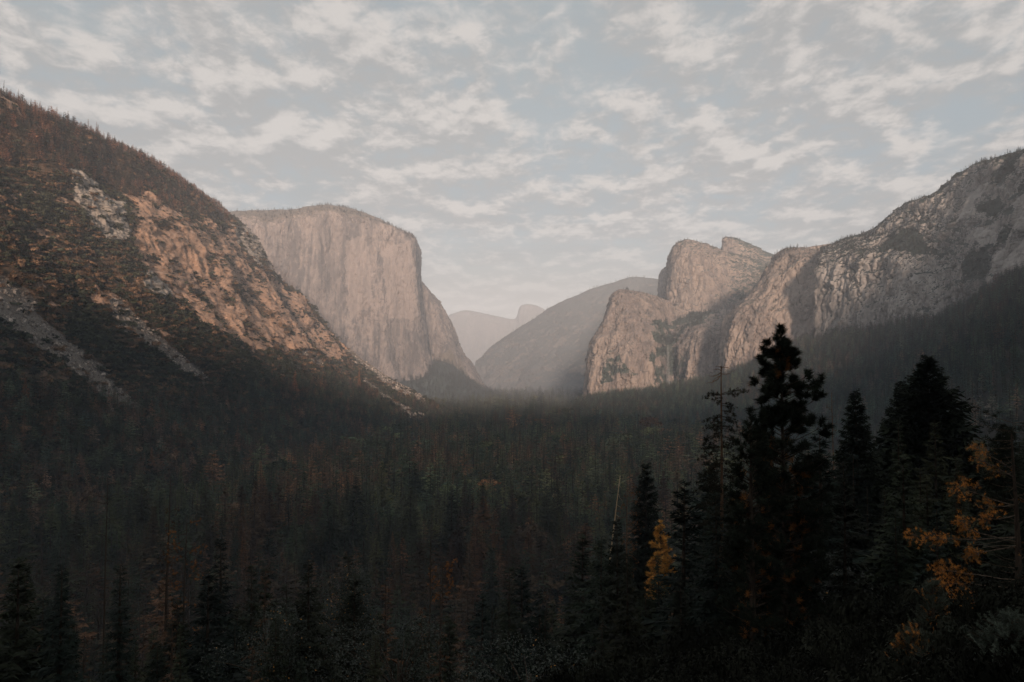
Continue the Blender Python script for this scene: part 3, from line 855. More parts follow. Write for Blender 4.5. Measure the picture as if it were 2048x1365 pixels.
def blob_bush(seed, n, r=1.0, hgt=0.8, leaf=0.22, lobes=7):
    """a mound of leaf clumps, base at the origin"""
    R = np.random.default_rng(seed); mb = MB()
    C = np.stack([R.normal(0, 0.42, lobes) * r, R.normal(0, 0.42, lobes) * r, R.uniform(0.15, 0.62, lobes) * hgt], 1)
    rad = R.uniform(0.32, 0.55, lobes) * r
    which = R.integers(0, lobes, n)
    d = unit(R.normal(0, 1, (n, 3))); d[:, 2] = np.abs(d[:, 2]) * 1.0 - 0.15
    pos = C[which] + d * rad[which][:, None] * R.uniform(0.75, 1.05, n)[:, None] * np.array([1, 1, 0.85])
    t1 = unit(np.cross(d, R.normal(0, 1, (n, 3)))); t2 = unit(np.cross(d, t1) + 0.5 * R.normal(0, 1, (n, 3)))
    s = leaf * R.uniform(0.5, 1.3, n)[:, None]
    mb.tris(np.stack([pos - t1 * s, pos + t1 * s * 0.8, pos + t2 * s * 1.3], 1))
    return mb

def needles(mb, a, b, n, rad, fwd, R, wid=0.02):
    """thin needles around the axis a-b, leaning forward by fwd"""
    ax = b - a; L = np.linalg.norm(ax); axn = ax / (L + 1e-9)
    t = R.uniform(0, 1, n) ** 0.8
    rd = unit(np.cross(np.tile(axn, (n, 1)), R.normal(0, 1, (n, 3))))
    dirn = unit(rd + axn * (fwd * R.uniform(0.3, 1.6, n))[:, None])
    o = a + ax * t[:, None]
    e = o + dirn * (rad * R.uniform(0.75, 1.15, n))[:, None]
    sd = unit(np.cross(dirn, R.normal(0, 1, (n, 3)))) * wid
    mb.tris(np.stack([o - sd, e, o + sd], 1))

# ------------------------------------------------------------------ prototypes kept out of the scene
def proto_collection(name, meshes):
    c = bpy.data.collections.new(name)
    for i, me in enumerate(meshes):
        ob = bpy.data.objects.new(f'{name}_{i:02d}', me); c.objects.link(ob)
    return c

def joined(trunk, crown, name, mat, bark=None):
    """one mesh with trunk and crown for the far forest"""
    k = MB(); k.V = trunk.V + crown.V
    off = 0; k.F = [f for f in trunk.F] + [f + trunk.n for f in crown.F]; k.n = trunk.n + crown.n
    me = k.mesh(name, mat)
    me.materials.append(bark or M_bark)
    nt = sum(len(f) for f in trunk.F)
    idx = np.zeros(len(me.polygons), np.int32); idx[:nt] = 1
    me.polygons.foreach_set('material_index', idx)
    return me

far_meshes = []
for i, (h, r, lv, per, ns, sh, rg) in enumerate([(1, .155, 17, 5, 4, .80, .30), (1, .125, 19, 5, 4, .85, .28), (1, .19, 15, 5, 4, .70, .34),
                                                (1, .105, 20, 4, 4, .9, .25), (1, .22, 14, 5, 4, .6, .40), (1, .14, 16, 4, 4, .65, .45)]):
    t_, c_ = conifer(h * 30.0, r * 30.0, lv, per, ns, 100 + i, start=(0.10, 0.06, 0.22, 0.05, 0.3, 0.2)[i], shape=sh, ragged=rg)
    far_meshes.append(joined(t_, c_, 'far_conifer', M_leaf_i))
for i in range(2):      # round-headed broadleaf trees among the conifers
    bb = blob_bush(260 + i, 260, 7.5, 15.0, 1.5, 9); bb.V = [v + np.array([0, 0, 9.0]) for v in bb.V]
    tt_ = MB(); tt_.tube(np.array([[0, 0, 0], [.2, 0, 7.], [0, .1, 14.]]), [.5, .4, .2], 5)
    far_meshes.append(joined(tt_, bb, 'far_broadleaf', M_leaf_i))
C_far = proto_collection('far_conifers', far_meshes)
bush_meshes = [blob_bush(200 + i, 170, 1.0, (0.8, 1.1, 0.65, 0.95)[i], 0.24, (6, 8, 7, 9)[i]).mesh('far_bush', M_leaf_i) for i in range(4)]
C_bush = proto_collection('far_bushes', bush_meshes)

def boulder(seed):
    R = np.random.default_rng(seed)
    v = np.array([[x, y, z] for x in (-1, 1) for y in (-1, 1) for z in (-1, 1)], float)
    v += R.normal(0, 0.28, v.shape); v *= np.array([0.6, 0.5, 0.42])
    f = [[0, 1, 3], [0, 3, 2], [4, 6, 7], [4, 7, 5], [0, 4, 5], [0, 5, 1], [2, 3, 7], [2, 7, 6], [0, 2, 6], [0, 6, 4], [1, 5, 7], [1, 7, 3]]
    b = MB(); b.add(v, f); return b
C_rock = proto_collection('loose_boulders', [boulder(300 + i).mesh('loose_boulder', M_leaf_i) for i in range(4)])

def scatter(name, pts, rot, scl, tint, idx, coll, label, category):
    """one object of kind stuff: instances of a prototype collection on points"""
    N = len(pts)
    me = bpy.data.meshes.new(name)
    me.vertices.add(N); me.vertices.foreach_set('co', np.ascontiguousarray(pts, np.float32).ravel())
    for an, ty, key, arr in (('rot', 'FLOAT_VECTOR', 'vector', rot), ('scl', 'FLOAT_VECTOR', 'vector', scl), ('tint', 'FLOAT_VECTOR', 'vector', tint)):
        at = me.attributes.new(an, ty, 'POINT'); at.data.foreach_set(key, np.ascontiguousarray(arr, np.float32).ravel())
    at = me.attributes.new('pick', 'INT', 'POINT'); at.data.foreach_set('value', np.ascontiguousarray(idx, np.int32))
    o = bpy.data.objects.new(name, me); col.objects.link(o)
    g = bpy.data.node_groups.new(name, 'GeometryNodeTree')
    g.interface.new_socket('Geometry', in_out='INPUT', socket_type='NodeSocketGeometry')
    g.interface.new_socket('Geometry', in_out='OUTPUT', socket_type='NodeSocketGeometry')
    gi = g.nodes.new('NodeGroupInput'); go = g.nodes.new('NodeGroupOutput')
    ip = g.nodes.new('GeometryNodeInstanceOnPoints')
    ci = g.nodes.new('GeometryNodeCollectionInfo'); ci.inputs['Collection'].default_value = coll
    ci.inputs['Separate Children'].default_value = True; ci.inputs['Reset Children'].default_value = True
    def na(nm, ty):
        k = g.nodes.new('GeometryNodeInputNamedAttribute'); k.data_type = ty; k.inputs['Name'].default_value = nm
        return k.outputs[0]
    L = g.links.new
    L(gi.outputs[0], ip.inputs['Points']); L(ci.outputs[0], ip.inputs['Instance'])
    ip.inputs['Pick Instance'].default_value = True
    L(na('pick', 'INT'), ip.inputs['Instance Index'])
    L(na('rot', 'FLOAT_VECTOR'), ip.inputs['Rotation']); L(na('scl', 'FLOAT_VECTOR'), ip.inputs['Scale'])
    L(ip.outputs[0], go.inputs[0])
    md = o.modifiers.new('plants', 'NODES'); md.node_group = g
    o['kind'] = 'stuff'; o['label'] = label; o['category'] = category
    return o

GREENS = 1.75 * np.array([[0.036, 0.050, 0.034], [0.050, 0.062, 0.038], [0.027, 0.040, 0.032], [0.062, 0.066, 0.038], [0.040, 0.046, 0.031]])
BROWNS = np.array([[0.19, 0.105, 0.068], [0.15, 0.088, 0.058], [0.21, 0.11, 0.065], [0.13, 0.088, 0.066], [0.16, 0.118, 0.088]])
def tints(N, brown, R):
    g = GREENS[R.integers(0, len(GREENS), N)]; b = BROWNS[R.integers(0, len(BROWNS), N)]
    t = np.where((R.random(N) < brown)[:, None], b, g)
    return t * (0.45 + 1.5 * R.uniform(0, 1, N) ** 1.7)[:, None]

# ------------------------------------------------------------------ valley forest
R = np.random.default_rng(11)
def valley_points(s0):
    """spacing grows with distance; jittered rings"""
    out = []
    y = 300.0
    while y < 6600:
        s = s0 * max(1.0, y / 1500.0)
        half = (0.9 if y < 2500 else 0.75) * y + 40
        n_ = int(2 * half / s)
        x = (np.arange(n_) + R.uniform(0, 1, n_)) * s - half
        out.append(np.stack([x, y + R.uniform(-0.6, 0.6, n_) * s], 1))
        y += s
    return np.concatenate(out)
vp = valley_points(10.2)
# the foot of the left mountain, as x for each distance, and of the right slope
lf = np.array([P(*r[-1][:2], r[-1][2])[:2] for r in lm]); lf = lf[np.argsort(lf[:, 1])]
rf = np.array([P(*r[-1][:2], r[-1][2])[:2] for r in fs]); rf = rf[np.argsort(rf[:, 1])]
keep = (vp[:, 0] > np.interp(vp[:, 1], lf[:, 1], lf[:, 0], right=-3000) - 15) & (vp[:, 0] < np.interp(vp[:, 1], rf[:, 1], rf[:, 0], right=3000) + 15)
hz = hill_h(vp[:, 0], vp[:, 1])
keep &= (hz < 3) | (vp[:, 1] > 470)
keep &= R.random(len(vp)) < 0.94
vp = vp[keep]
N = len(vp)
clump = fbm(np.stack([vp[:, 0] / 130, vp[:, 1] / 130, 0 * vp[:, 0]], 1), 3)
brown = np.clip(0.26 + 1.0 * clump, 0.03, 0.8) * smooth(3000, 1500, vp[:, 1])
hgt = R.uniform(22, 42, N) * (1 + 0.25 * R.normal(0, 1, N).clip(-1, 1.6)) * (1.0 + 0.10 * np.clip(vp[:, 1] / 3000, 0, 1))
sizes = 0.62 + 0.75 * R.uniform(0, 1, N) ** 1.6 + 0.16 * fbm(np.stack([vp[:, 0] / 70, vp[:, 1] / 70, 0 * vp[:, 0] + 9], 1), 2)
hgt = hgt * sizes
wid = hgt * R.uniform(1.05, 1.75, N)
V_pts = np.column_stack([vp, np.full(N, -2.0)])
V_tint = tints(N, brown, R) * (0.30 + 0.70 * smooth(500, 1200, vp[:, 1]))[:, None] * np.array([1.22, 1.12, 0.86]) * (1 - 0.45 * smooth(1900, 2600, vp[:, 1]))[:, None]; V_h = hgt; V_w = wid; V_idx = np.where(R.random(N) < 0.05, R.integers(6, 8, N), R.integers(0, 6, N)); V_rot = R.uniform(0, 6.28, N)  # foliage darkened near the viewpoint and far off, shade put into the tint

# ------------------------------------------------------------------ right slope forest
def on_surface(V, count, weight, R):
    w_ = np.maximum(weight, 0); w_ = w_ / w_.sum()
    return R.choice(len(V), count, p=w_)
Vs, Ns = SURF['slope']
px, py, dd = pix(Vs)
area = np.ones(len(Vs))
vis = (px > 1050) & (px < 2450) & (py > 450) & (py < 1250)
pick = on_surface(Vs, 19000, vis * smooth(400, 900, dd) * (dd / 1500.0) ** 0.6, R)
sp = Vs[pick] + R.normal(0, 5, (len(pick), 3)) * np.array([1, 1, 0])
sh_ = 15 + 28 * R.uniform(0, 1, len(sp)) ** 1.4
sb = np.clip(0.10 + 0.5 * fbm(sp / 160, 3), 0.02, 0.5)
st = tints(len(sp), sb, R) * np.array([0.85, 1.0, 1.08])
sp[:, 2] -= 2.5
zz = np.zeros(len(sp))
scatter('slope_forest', sp, np.column_stack([zz, zz, R.uniform(0, 6.28, len(sp))]),
        np.column_stack([sh_ * 1.35, sh_ * 1.35, sh_]) / 30.0, st, R.integers(0, 6, len(sp)), C_far,
        'dense dark conifers covering the slope below the right cliffs', 'forest')

# ------------------------------------------------------------------ left mountain: conifers on the shoulder, brush below, boulders on the scree
Vl, Nl, Lrock, Lgrey, Lscree = SURF['left']
px, py, dd = pix(Vl)
facing = np.sum(Nl * unit(np.array([0, 0, CAM_Z]) - Vl), 1)
# area of each grid cell, so that plants spread evenly over the ground
Gl = Vl.reshape(LEFT_GRID[0], LEFT_GRID[1], 3)
ca = np.linalg.norm(np.cross(np.gradient(Gl, axis=0), np.gradient(Gl, axis=1)), axis=2).ravel()
infr = (px > -420) & (px < 1000) & (py > 120) & (py < 1100)
tl = np.interp(px, [-420, 0, 110, 200, 260, 350, 420, 460, 500, 700], [200, 330, 345, 372, 400, 432, 436, 446, 300, 300])
jl = 22 * fbm(Vl / 60 + 51, 4)
shoulder = (py < tl + jl) & infr
w1 = shoulder * ca * smooth(-0.08, 0.05, facing) * (1 - 0.9 * np.maximum(Lrock, Lgrey))
pick = on_surface(Vl, 5000, w1, R)
p1 = Vl[pick] + R.normal(0, 2, (len(pick), 3)) * np.array([1, 1, 0]); p1[:, 2] -= 2
h1 = (12 + 28 * R.uniform(0, 1, len(p1)) ** 1.5) * (1 - 0.35 * smooth(200, 450, px[pick]))
cl1 = fbm(p1 / 90 + 300, 3)
t1_ = np.where((R.random(len(p1)) < 0.60 + 0.7 * cl1)[:, None], np.array([0.38, 0.205, 0.14]) * R.uniform(0.65, 1.25, (len(p1), 1)), np.array([0.11, 0.098, 0.075]) * R.uniform(0.7, 1.3, (len(p1), 1)))
# lower slopes: conifers creeping up from the valley, thinning upward
lo = infr & (py > np.interp(px, [0, 300, 500, 700, 900], [760, 800, 770, 770, 815]) + 25 * fbm(Vl / 80 + 9, 3))
w2 = lo * ca * smooth(-0.05, 0.1, facing) * (1 - 0.97 * Lscree) * (1 - Lrock)
pick2 = on_surface(Vl, 6500, w2, R)
p2 = Vl[pick2] + R.normal(0, 3, (len(pick2), 3)) * np.array([1, 1, 0]); p2[:, 2] -= 2
h2 = R.uniform(16, 34, len(p2))
t2_ = tints(len(p2), np.clip(0.30 + 0.9 * fbm(p2 / 110 + 5, 3), 0.04, 0.8), R)
# a few among the brush
w3 = infr * smooth(-0.05, 0.1, facing) * (py > tl + 10) * (py < 800) * ca * (1 - Lscree) * (1 - 0.8 * Lrock)
pick3 = on_surface(Vl, 420, w3, R)
p3 = Vl[pick3].copy(); p3[:, 2] -= 1.5
h3 = R.uniform(9, 20, len(p3)); t3_ = tints(len(p3), np.full(len(p3), 0.45), R) * 1.3
pa = np.concatenate([p1, p2, p3]); ha = np.concatenate([h1, h2, h3]); ta = np.concatenate([t1_, t2_, t3_])
zz = np.zeros(len(pa))
wf = R.uniform(1.1, 1.7, len(pa))
scatter('mountainside_forest', pa, np.column_stack([zz, zz, R.uniform(0, 6.28, len(pa))]), np.column_stack([ha * wf, ha * wf, ha]) / 30.0, ta,
        R.integers(0, 6, len(pa)), C_far, 'reddish and dark conifers on the shoulder and foot of the left mountain', 'forest')

veg_w = infr * (~shoulder | (R.random(len(px)) < 0.3)) * ca * np.clip(1 - 0.94 * Lscree, 0.0, 1) * np.clip(1 - 1.15 * Lrock, 0.03, 1) * np.clip(1 - 0.85 * Lgrey, 0.03, 1) * smooth(-0.05, 0.15, facing)
cov = smooth(-0.45, 0.0, fbm(Vl / np.array([45, 45, 45.]) + 400, 4))
pick = on_surface(Vl, 46000, veg_w * (0.25 + 0.75 * cov), R)
pb = Vl[pick] + R.normal(0, 2, (len(pick), 3)) * np.array([1, 1, 0])
rb = (2.2 + 8.5 * R.uniform(0, 1, len(pb)) ** 2.6) * (1 - 0.35 * Lrock[pick])
warm = fbm(pb / 120 + 60, 3)
tb = np.where((R.random(len(pb)) < 0.34 + 0.6 * warm)[:, None], np.array([0.115, 0.072, 0.044]), np.array([0.036, 0.038, 0.024])) * R.uniform(0.45, 1.7, (len(pb), 1))
zz = np.zeros(len(pb))
pb[:, 2] -= 0.5
scatter('mountainside_brush', pb, np.column_stack([R.normal(0, .15, len(pb)), R.normal(0, .15, len(pb)), R.uniform(0, 6.28, len(pb))]),
        np.column_stack([rb, rb, rb * R.uniform(0.7, 1.2, len(pb))]), tb, R.integers(0, 4, len(pb)), C_bush,
        'brown and olive brush covering the left mountainside', 'brush')

pick = on_surface(Vl, 16000, infr * ca * (Lscree > 0.5), R)
pr = Vl[pick] + R.normal(0, 1.5, (len(pick), 3)) * np.array([1, 1, 0])
rr = 0.45 * R.uniform(0.13, 1.0, len(pr)) ** -1.3
tr_ = np.array([0.20, 0.172, 0.15]) * R.uniform(0.3, 2.0, (len(pr), 1))
scatter('scree_boulders', pr, R.uniform(0, 6.28, (len(pr), 3)), np.column_stack([rr, rr, rr * 0.8]), tr_, R.integers(0, 4, len(pr)), C_rock,
        'loose grey boulders strewn down the scree chutes', 'boulders')

# ------------------------------------------------------------------ small trees along the far rims and ledges
rim_p, rim_h, rim_t = [], [], []
def plant_rim(name, count, hlo, hhi, wfn, tint):
    V, n_, veg = SURF[name]
    px, py, dd = pix(V)
    pk = on_surface(V, count, wfn(V, n_, veg, px, py) + 1e-12, R)
    q = V[pk].copy(); q[:, 2] -= 1.0
    rim_p.append(q); rim_h.append(R.uniform(hlo, hhi, count)); rim_t.append(np.array(tint) * R.uniform(0.6, 1.4, (count, 1)))
topw = lambda V, n_, veg, px, py: smooth(0.55, 0.8, n_[:, 2]) * ((px > 0) & (px < 2100))
plant_rim('granite_monolith', 900, 12, 26, lambda V, n_, veg, px, py: smooth(0.35, 0.7, n_[:, 2]) * (px > 440) * (py < 480), (0.07, 0.06, 0.05))
plant_rim('talus_apron', 1500, 22, 40, lambda V, n_, veg, px, py: np.ones(len(V)), (0.030, 0.040, 0.034))
plant_rim('waterfall_rock', 1500, 10, 24, lambda V, n_, veg, px, py: (veg > 0.6) * 1.0 + 0.15 * smooth(0.4, 0.7, n_[:, 2]), (0.030, 0.042, 0.038))
plant_rim('spire_rock', 420, 8, 18, topw, (0.06, 0.055, 0.045))
plant_rim('notched_summit', 160, 8, 18, topw, (0.06, 0.055, 0.045))
plant_rim('leaning_buttress', 320, 8, 20, topw, (0.05, 0.05, 0.04))
plant_rim('right_mountain', 2600, 6, 16, lambda V, n_, veg, px, py: smooth(0.45, 0.9, veg) * (px < 2100) * (0.3 + smooth(0.3, 0.7, n_[:, 2])), (0.036, 0.042, 0.036))
plant_rim('hazy_mountain', 900, 15, 32, lambda V, n_, veg, px, py: smooth(0.4, 0.7, n_[:, 2]) * 1.0, (0.06, 0.06, 0.05))
q = np.concatenate(rim_p); hh = np.concatenate(rim_h); tt = np.concatenate(rim_t); zz = np.zeros(len(q))
scatter('ledge_trees', q, np.column_stack([zz, zz, R.uniform(0, 6.28, len(q))]), np.column_stack([hh * 1.3, hh * 1.3, hh]) / 30.0, tt, R.integers(0, 6, len(q)), C_far,
        'small conifers dotted along the rims and ledges of the cliffs', 'trees')

# ------------------------------------------------------------------ undergrowth on the hillside below the viewpoint
n_ = 7000
ux = R.uniform(-60, 2110, n_); uD = 7 + 340 * R.uniform(0, 1, n_) ** 1.1
upx = (ux - 1024) / F_PX * uD
uz = hill_h(upx, uD)
ur = R.uniform(1.6, 4.4, n_) * np.clip(uD / 70, 0.16, 1.0)
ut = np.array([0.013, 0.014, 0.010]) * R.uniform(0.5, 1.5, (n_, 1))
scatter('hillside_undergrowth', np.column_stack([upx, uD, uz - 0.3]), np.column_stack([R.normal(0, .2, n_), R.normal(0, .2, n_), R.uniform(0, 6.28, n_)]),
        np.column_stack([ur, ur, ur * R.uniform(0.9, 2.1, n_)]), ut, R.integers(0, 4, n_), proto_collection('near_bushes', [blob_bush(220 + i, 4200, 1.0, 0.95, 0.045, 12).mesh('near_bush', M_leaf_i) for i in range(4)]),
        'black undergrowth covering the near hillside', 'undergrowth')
# ------------------------------------------------------------------ single things
def thing(name, label, category, loc=(0, 0, 0), rz=0.0, group=None, scale=None):
    e = bpy.data.objects.new(name, None); col.objects.link(e)
    e.empty_display_size = 1.0
    e.location = tuple(loc); e.rotation_euler = (0, 0, rz)
    if scale is not None: e.scale = scale
    e['label'] = label; e['category'] = category
    if group: e['group'] = group
    return e

def part(name, mesh, parent, color=None):
    o = bpy.data.objects.new(name, mesh); col.objects.link(o); o.parent = parent
    if color is not None: o.color = tuple(color) + (1.0,)
    return o

# ---- near conifer prototypes, base at origin, 30 m tall
near = []
for i, (r, lv, per, ns, sh, rg, st, up) in enumerate([(4.9, 40, 7, 6, .72, .26, .08, -.25), (4.2, 42, 7, 6, .75, .25, .06, -.30), (5.6, 38, 7, 6, .66, .34, .14, -.15),
                                                 (4.8, 38, 6, 6, .60, .42, .18, -.10), (3.6, 42, 6, 6, .8, .30, .05, -.35)]):
    t_, c_ = conifer(30.0, r, lv, per, ns, 500 + i, start=st, shape=sh, ragged=rg, up0=up)
    near.append((t_.mesh('trunk', M_bark), c_.mesh('crown', M_leaf_o)))
t_, c_ = conifer(30.0, 3.6, 26, 4, 4, 520, start=.15, shape=.75, ragged=.5, bare=.45)      # thin, half dead
thin = (t_.mesh('trunk', M_bark), c_.mesh('crown', M_leaf_o))

def place_conifer(name, label, group, base, h, kind, tint, rz, wide=1.0):
    tm, cm = kind
    k = h / 30.0
    e = thing(name, label, 'tree', base, rz, group, (k * wide, k * wide, k))
    part('trunk', tm, e); part('crown', cm, e, tint)
    return e

# ---- hillside trees right below the viewpoint: the dark mass at the bottom of the frame
R = np.random.default_rng(23)
def mass_top(px):
    return np.interp(px, [0, 200, 400, 600, 800, 1000, 1150, 1250, 1350, 1420, 1500, 1600, 1700, 1760, 1900, 2048],
                     [1050, 1075, 1095, 1115, 1110, 1130, 1085, 1045, 985, 915, 885, 868, 862, 838, 838, 820])
def hill_at(px, D):
    x = (px - 1024) / F_PX * D
    return np.array([x, D, float(hill_h(np.array([x]), np.array([float(D)]))[0])])
hill_trees = []
tries = 0
while len(hill_trees) < 185 and tries < 6000:
    tries += 1
    px = R.uniform(-20, 2070); D = 55 + 270 * R.uniform(0, 1) ** 1.2
    b = hill_at(px, D)
    topy = mass_top(px) - 30 + R.uniform(0, 1) ** 1.1 * 290
    ztop = P(px, topy, D)[2]
    h = ztop - b[2]
    if not 11 < h < 40: continue
    if any(math.hypot(b[0] - q[0][0], b[1] - q[0][1]) < 4.6 for q in hill_trees): continue
    hill_trees.append((b, h, px, topy, D))
tries = 0; n0 = len(hill_trees)
while len(hill_trees) < n0 + 80 and tries < 4000:
    tries += 1
    px = R.uniform(1390, 2075) if R.random() < 0.6 else R.uniform(-20, 1390); D = R.uniform(42, 120)
    b = hill_at(px, D); topy = mass_top(px) + (25 if px > 1390 else 110) + R.uniform(0, 1) * 150
    h = P(px, topy, D)[2] - b[2]
    if not 8 < h < 42: continue
    if any(math.hypot(b[0] - q[0][0], b[1] - q[0][1]) < 3.2 for q in hill_trees): continue
    hill_trees.append((b, h, px, topy, D))
HILL_BROWN = [(0.085, 0.042, 0.020), (0.065, 0.036, 0.020)]
LANDMARKS = [(1318, 'golden pine'), (863, 'forked snag'), (341, 'tall left snag'), (700, 'gold flecked round oak'), (1060, 'oak with glinting leaves'), (1563, 'tall tufted pine'),
             (1443, 'bare topped pine'), (1711, 'pointed fir'), (1860, 'broad fir'), (1990, 'ochre boughs'), (1240, 'leaning bleached trunk'), (215, 'crooked bare tree'), (560, 'left dark oak')]
ORD = ['nearest', 'second', 'third', 'fourth', 'fifth', 'sixth', 'seventh', 'eighth', 'ninth', 'tenth', 'eleventh', 'twelfth', 'thirteenth', 'fourteenth', 'fifteenth']
seats = {}
for k, (b, h, px, topy, D) in enumerate(hill_trees):
    m = min(LANDMARKS, key=lambda q: abs(q[0] - px))
    rusty = R.random() < 0.10
    seats.setdefault((m[1], 'left' if px < m[0] else 'right', rusty), []).append((abs(px - m[0]), k))
for (mark, side, rusty), lst in seats.items():
    for rank, (_, k) in enumerate(sorted(lst)):
        b, h, px, topy, D = hill_trees[k]
        if rusty: look, tint, kd = 'sparse rust brown hillside conifer', HILL_BROWN[R.integers(0, 2)], thin
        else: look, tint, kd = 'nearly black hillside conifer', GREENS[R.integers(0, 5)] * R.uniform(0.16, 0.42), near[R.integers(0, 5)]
        lab = f'{look}, {ORD[min(rank, 14)]} to the {side} of the {mark}'
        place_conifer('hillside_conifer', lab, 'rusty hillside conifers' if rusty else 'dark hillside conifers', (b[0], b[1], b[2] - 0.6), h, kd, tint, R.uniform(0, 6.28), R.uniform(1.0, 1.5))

# ---- the largest-looking trees of the valley floor stand as single trees, the rest is one forest
px, py, dd = pix(V_pts + np.column_stack([0 * V_h, 0 * V_h, V_h]))
app = V_h / dd
inview = (px > 10) & (px < 2038) & (py > 760) & (py < mass_top(px) - 25) & (px < 1400)
order = np.argsort(-(app * inview))[:150]
single = np.zeros(len(V_pts), bool); single[order] = True
MARKS2 = LANDMARKS + [(505, 'ochre conifer left of centre'), (905, 'pointed tan conifer'), (785, 'tan topped conifer'), (1120, 'glinting oak crown'), (60, 'left picture edge'), (430, 'second left snag'), (960, 'short rusty orange conifer')]
seats = {}
for i in order:
    rusty = bool(V_tint[i][0] > 1.6 * V_tint[i][1])
    m = min(MARKS2, key=lambda q: abs(q[0] - px[i]))
    seats.setdefault((m[1], 'left' if px[i] < m[0] else 'right', rusty), []).append((abs(px[i] - m[0]), i))
for (mark, side, rusty), lst in seats.items():
    for rank, (_, i) in enumerate(sorted(lst)):
        lab = f"large {'rust brown' if rusty else 'dark green'} valley conifer, {ORD[min(rank, 14)]} to the {side} of the {mark}"
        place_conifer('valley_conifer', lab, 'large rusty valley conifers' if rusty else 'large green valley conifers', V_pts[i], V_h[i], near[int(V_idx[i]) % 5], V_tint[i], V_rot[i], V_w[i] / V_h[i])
rest = ~single
zz = np.zeros(rest.sum())
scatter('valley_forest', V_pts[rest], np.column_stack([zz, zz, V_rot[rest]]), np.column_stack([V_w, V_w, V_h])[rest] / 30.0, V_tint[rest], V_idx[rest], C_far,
        'dense conifer forest covering the valley floor', 'forest')

# ---- single autumn coloured or dead conifers that stand out of the forest
ACC = [(505, 1022, 95, (0.26, 0.13, 0.055), 'ochre conifer alone in the dark forest left of centre'),
       (335, 935, 60, (0.28, 0.125, 0.045), 'small bright orange conifer low on the left'),
       (303, 895, 50, (0.24, 0.12, 0.055), 'slim orange brown conifer above the small bright orange one'),
       (905, 945, 70, (0.20, 0.105, 0.055), 'pointed tan conifer in the forest below the valley mouth'),
       (938, 1003, 52, (0.26, 0.12, 0.05), 'short rusty orange conifer in the central forest'),
       (870, 930, 46, (0.22, 0.11, 0.06), 'faint rusty conifer left of the pointed tan one'),
       (565, 880, 52, (0.17, 0.085, 0.05), 'brown conifer at the foot of the left slope'),
       (50, 755, 46, (0.26, 0.11, 0.055), 'bright rusty conifer on the dark slope at the left edge'),
       (590, 742, 50, (0.30, 0.14, 0.085), 'tall reddish conifer on the left slope under the warm cliffs'),
       (718, 735, 46, (0.30, 0.15, 0.085), 'reddish conifer beside the right scree chute'),
       (785, 1060, 110, (0.17, 0.10, 0.05), 'tan topped conifer above the foreground oaks')]
Vl2 = Vl
plx, ply, pld = pix(Vl2)
fac_ok = np.sum(SURF['left'][1] * unit(np.array([0, 0, CAM_Z]) - Vl2), 1) > 0.02
def left_spot(px_, py_):
    d = np.hypot(plx - px_, ply - py_) + 1e5 * (~fac_ok)
    k = int(np.argmin(d)); return Vl2[k], d[k]
for k, (x, y, hp, tint, lab) in enumerate(ACC):
    D = None
    base, dist = left_spot(x, y + hp)
    if dist < 6 and y < 900:
        b = base; h = P(x, y, b[1])[2] - b[2]
    else:
        # rooted on the valley floor: tree height follows from its top
        h = 34.0
        D = floor_y(y, h)
        b = np.array([P(x, y, D)[0], D, -1.0]); h += 1.0
    place_conifer('autumn_conifer', lab, None, b, max(h, 6), near[k % 5], tint, R.uniform(0, 6.28), 0.95)

# ---- countable shrubs on the cliff and scree
SHR = [(232, 612, 5, 'topmost dark shrub on the pale scree chute'), (253, 623, 7, 'wide dark shrub second from the top of the scree chute'),
       (272, 641, 5, 'dark shrub in the middle of the pale scree chute'), (280, 658, 7, 'lowest and roundest dark shrub on the pale scree chute'),
       (338, 523, 9, 'broad dark bush on the bright cliff below the grey rib'), (353, 524, 5, 'small bush right of the broad dark cliff bush'),
       (378, 522, 8, 'dark bush near the centre of the warm cliff'), (356, 545, 8, 'round dark bush on the warm cliff beneath the pair'),
       (388, 546, 6, 'dark shrub right of the round cliff bush'), (414, 606, 6, 'dark shrub low on the warm cliff'),
       (348, 455, 10, 'large bush growing over the top edge of the warm cliff'), (628, 612, 14, 'dark tree clump on the skyline edge of the left spur')]
shrub_mesh = [blob_bush(700 + i, 420, 1.0, 0.95, 0.17, 8).mesh('shrub', M_leaf_o) for i in range(3)]
for k, (x, y, rp, lab) in enumerate(SHR):
    b, dist = left_spot(x, y)
    r_ = rp / F_PX * b[1]
    o = bpy.data.objects.new('shrub', shrub_mesh[k % 3]); col.objects.link(o)
    o.location = (b[0], b[1], b[2] - 0.4 * r_); o.scale = (r_, r_, r_ * 1.1); o.rotation_euler = (0, 0, k * 1.3)
    o.color = (0.035, 0.036, 0.024, 1); o['label'] = lab; o['category'] = 'shrub'; o['group'] = 'shrubs on the left mountainside'

# ------------------------------------------------------------------ foreground trees by name
def bez(a, b, c, n):
    t = np.linspace(0, 1, n)[:, None]
    return (1 - t) ** 2 * a + 2 * t * (1 - t) * b + t * t * c

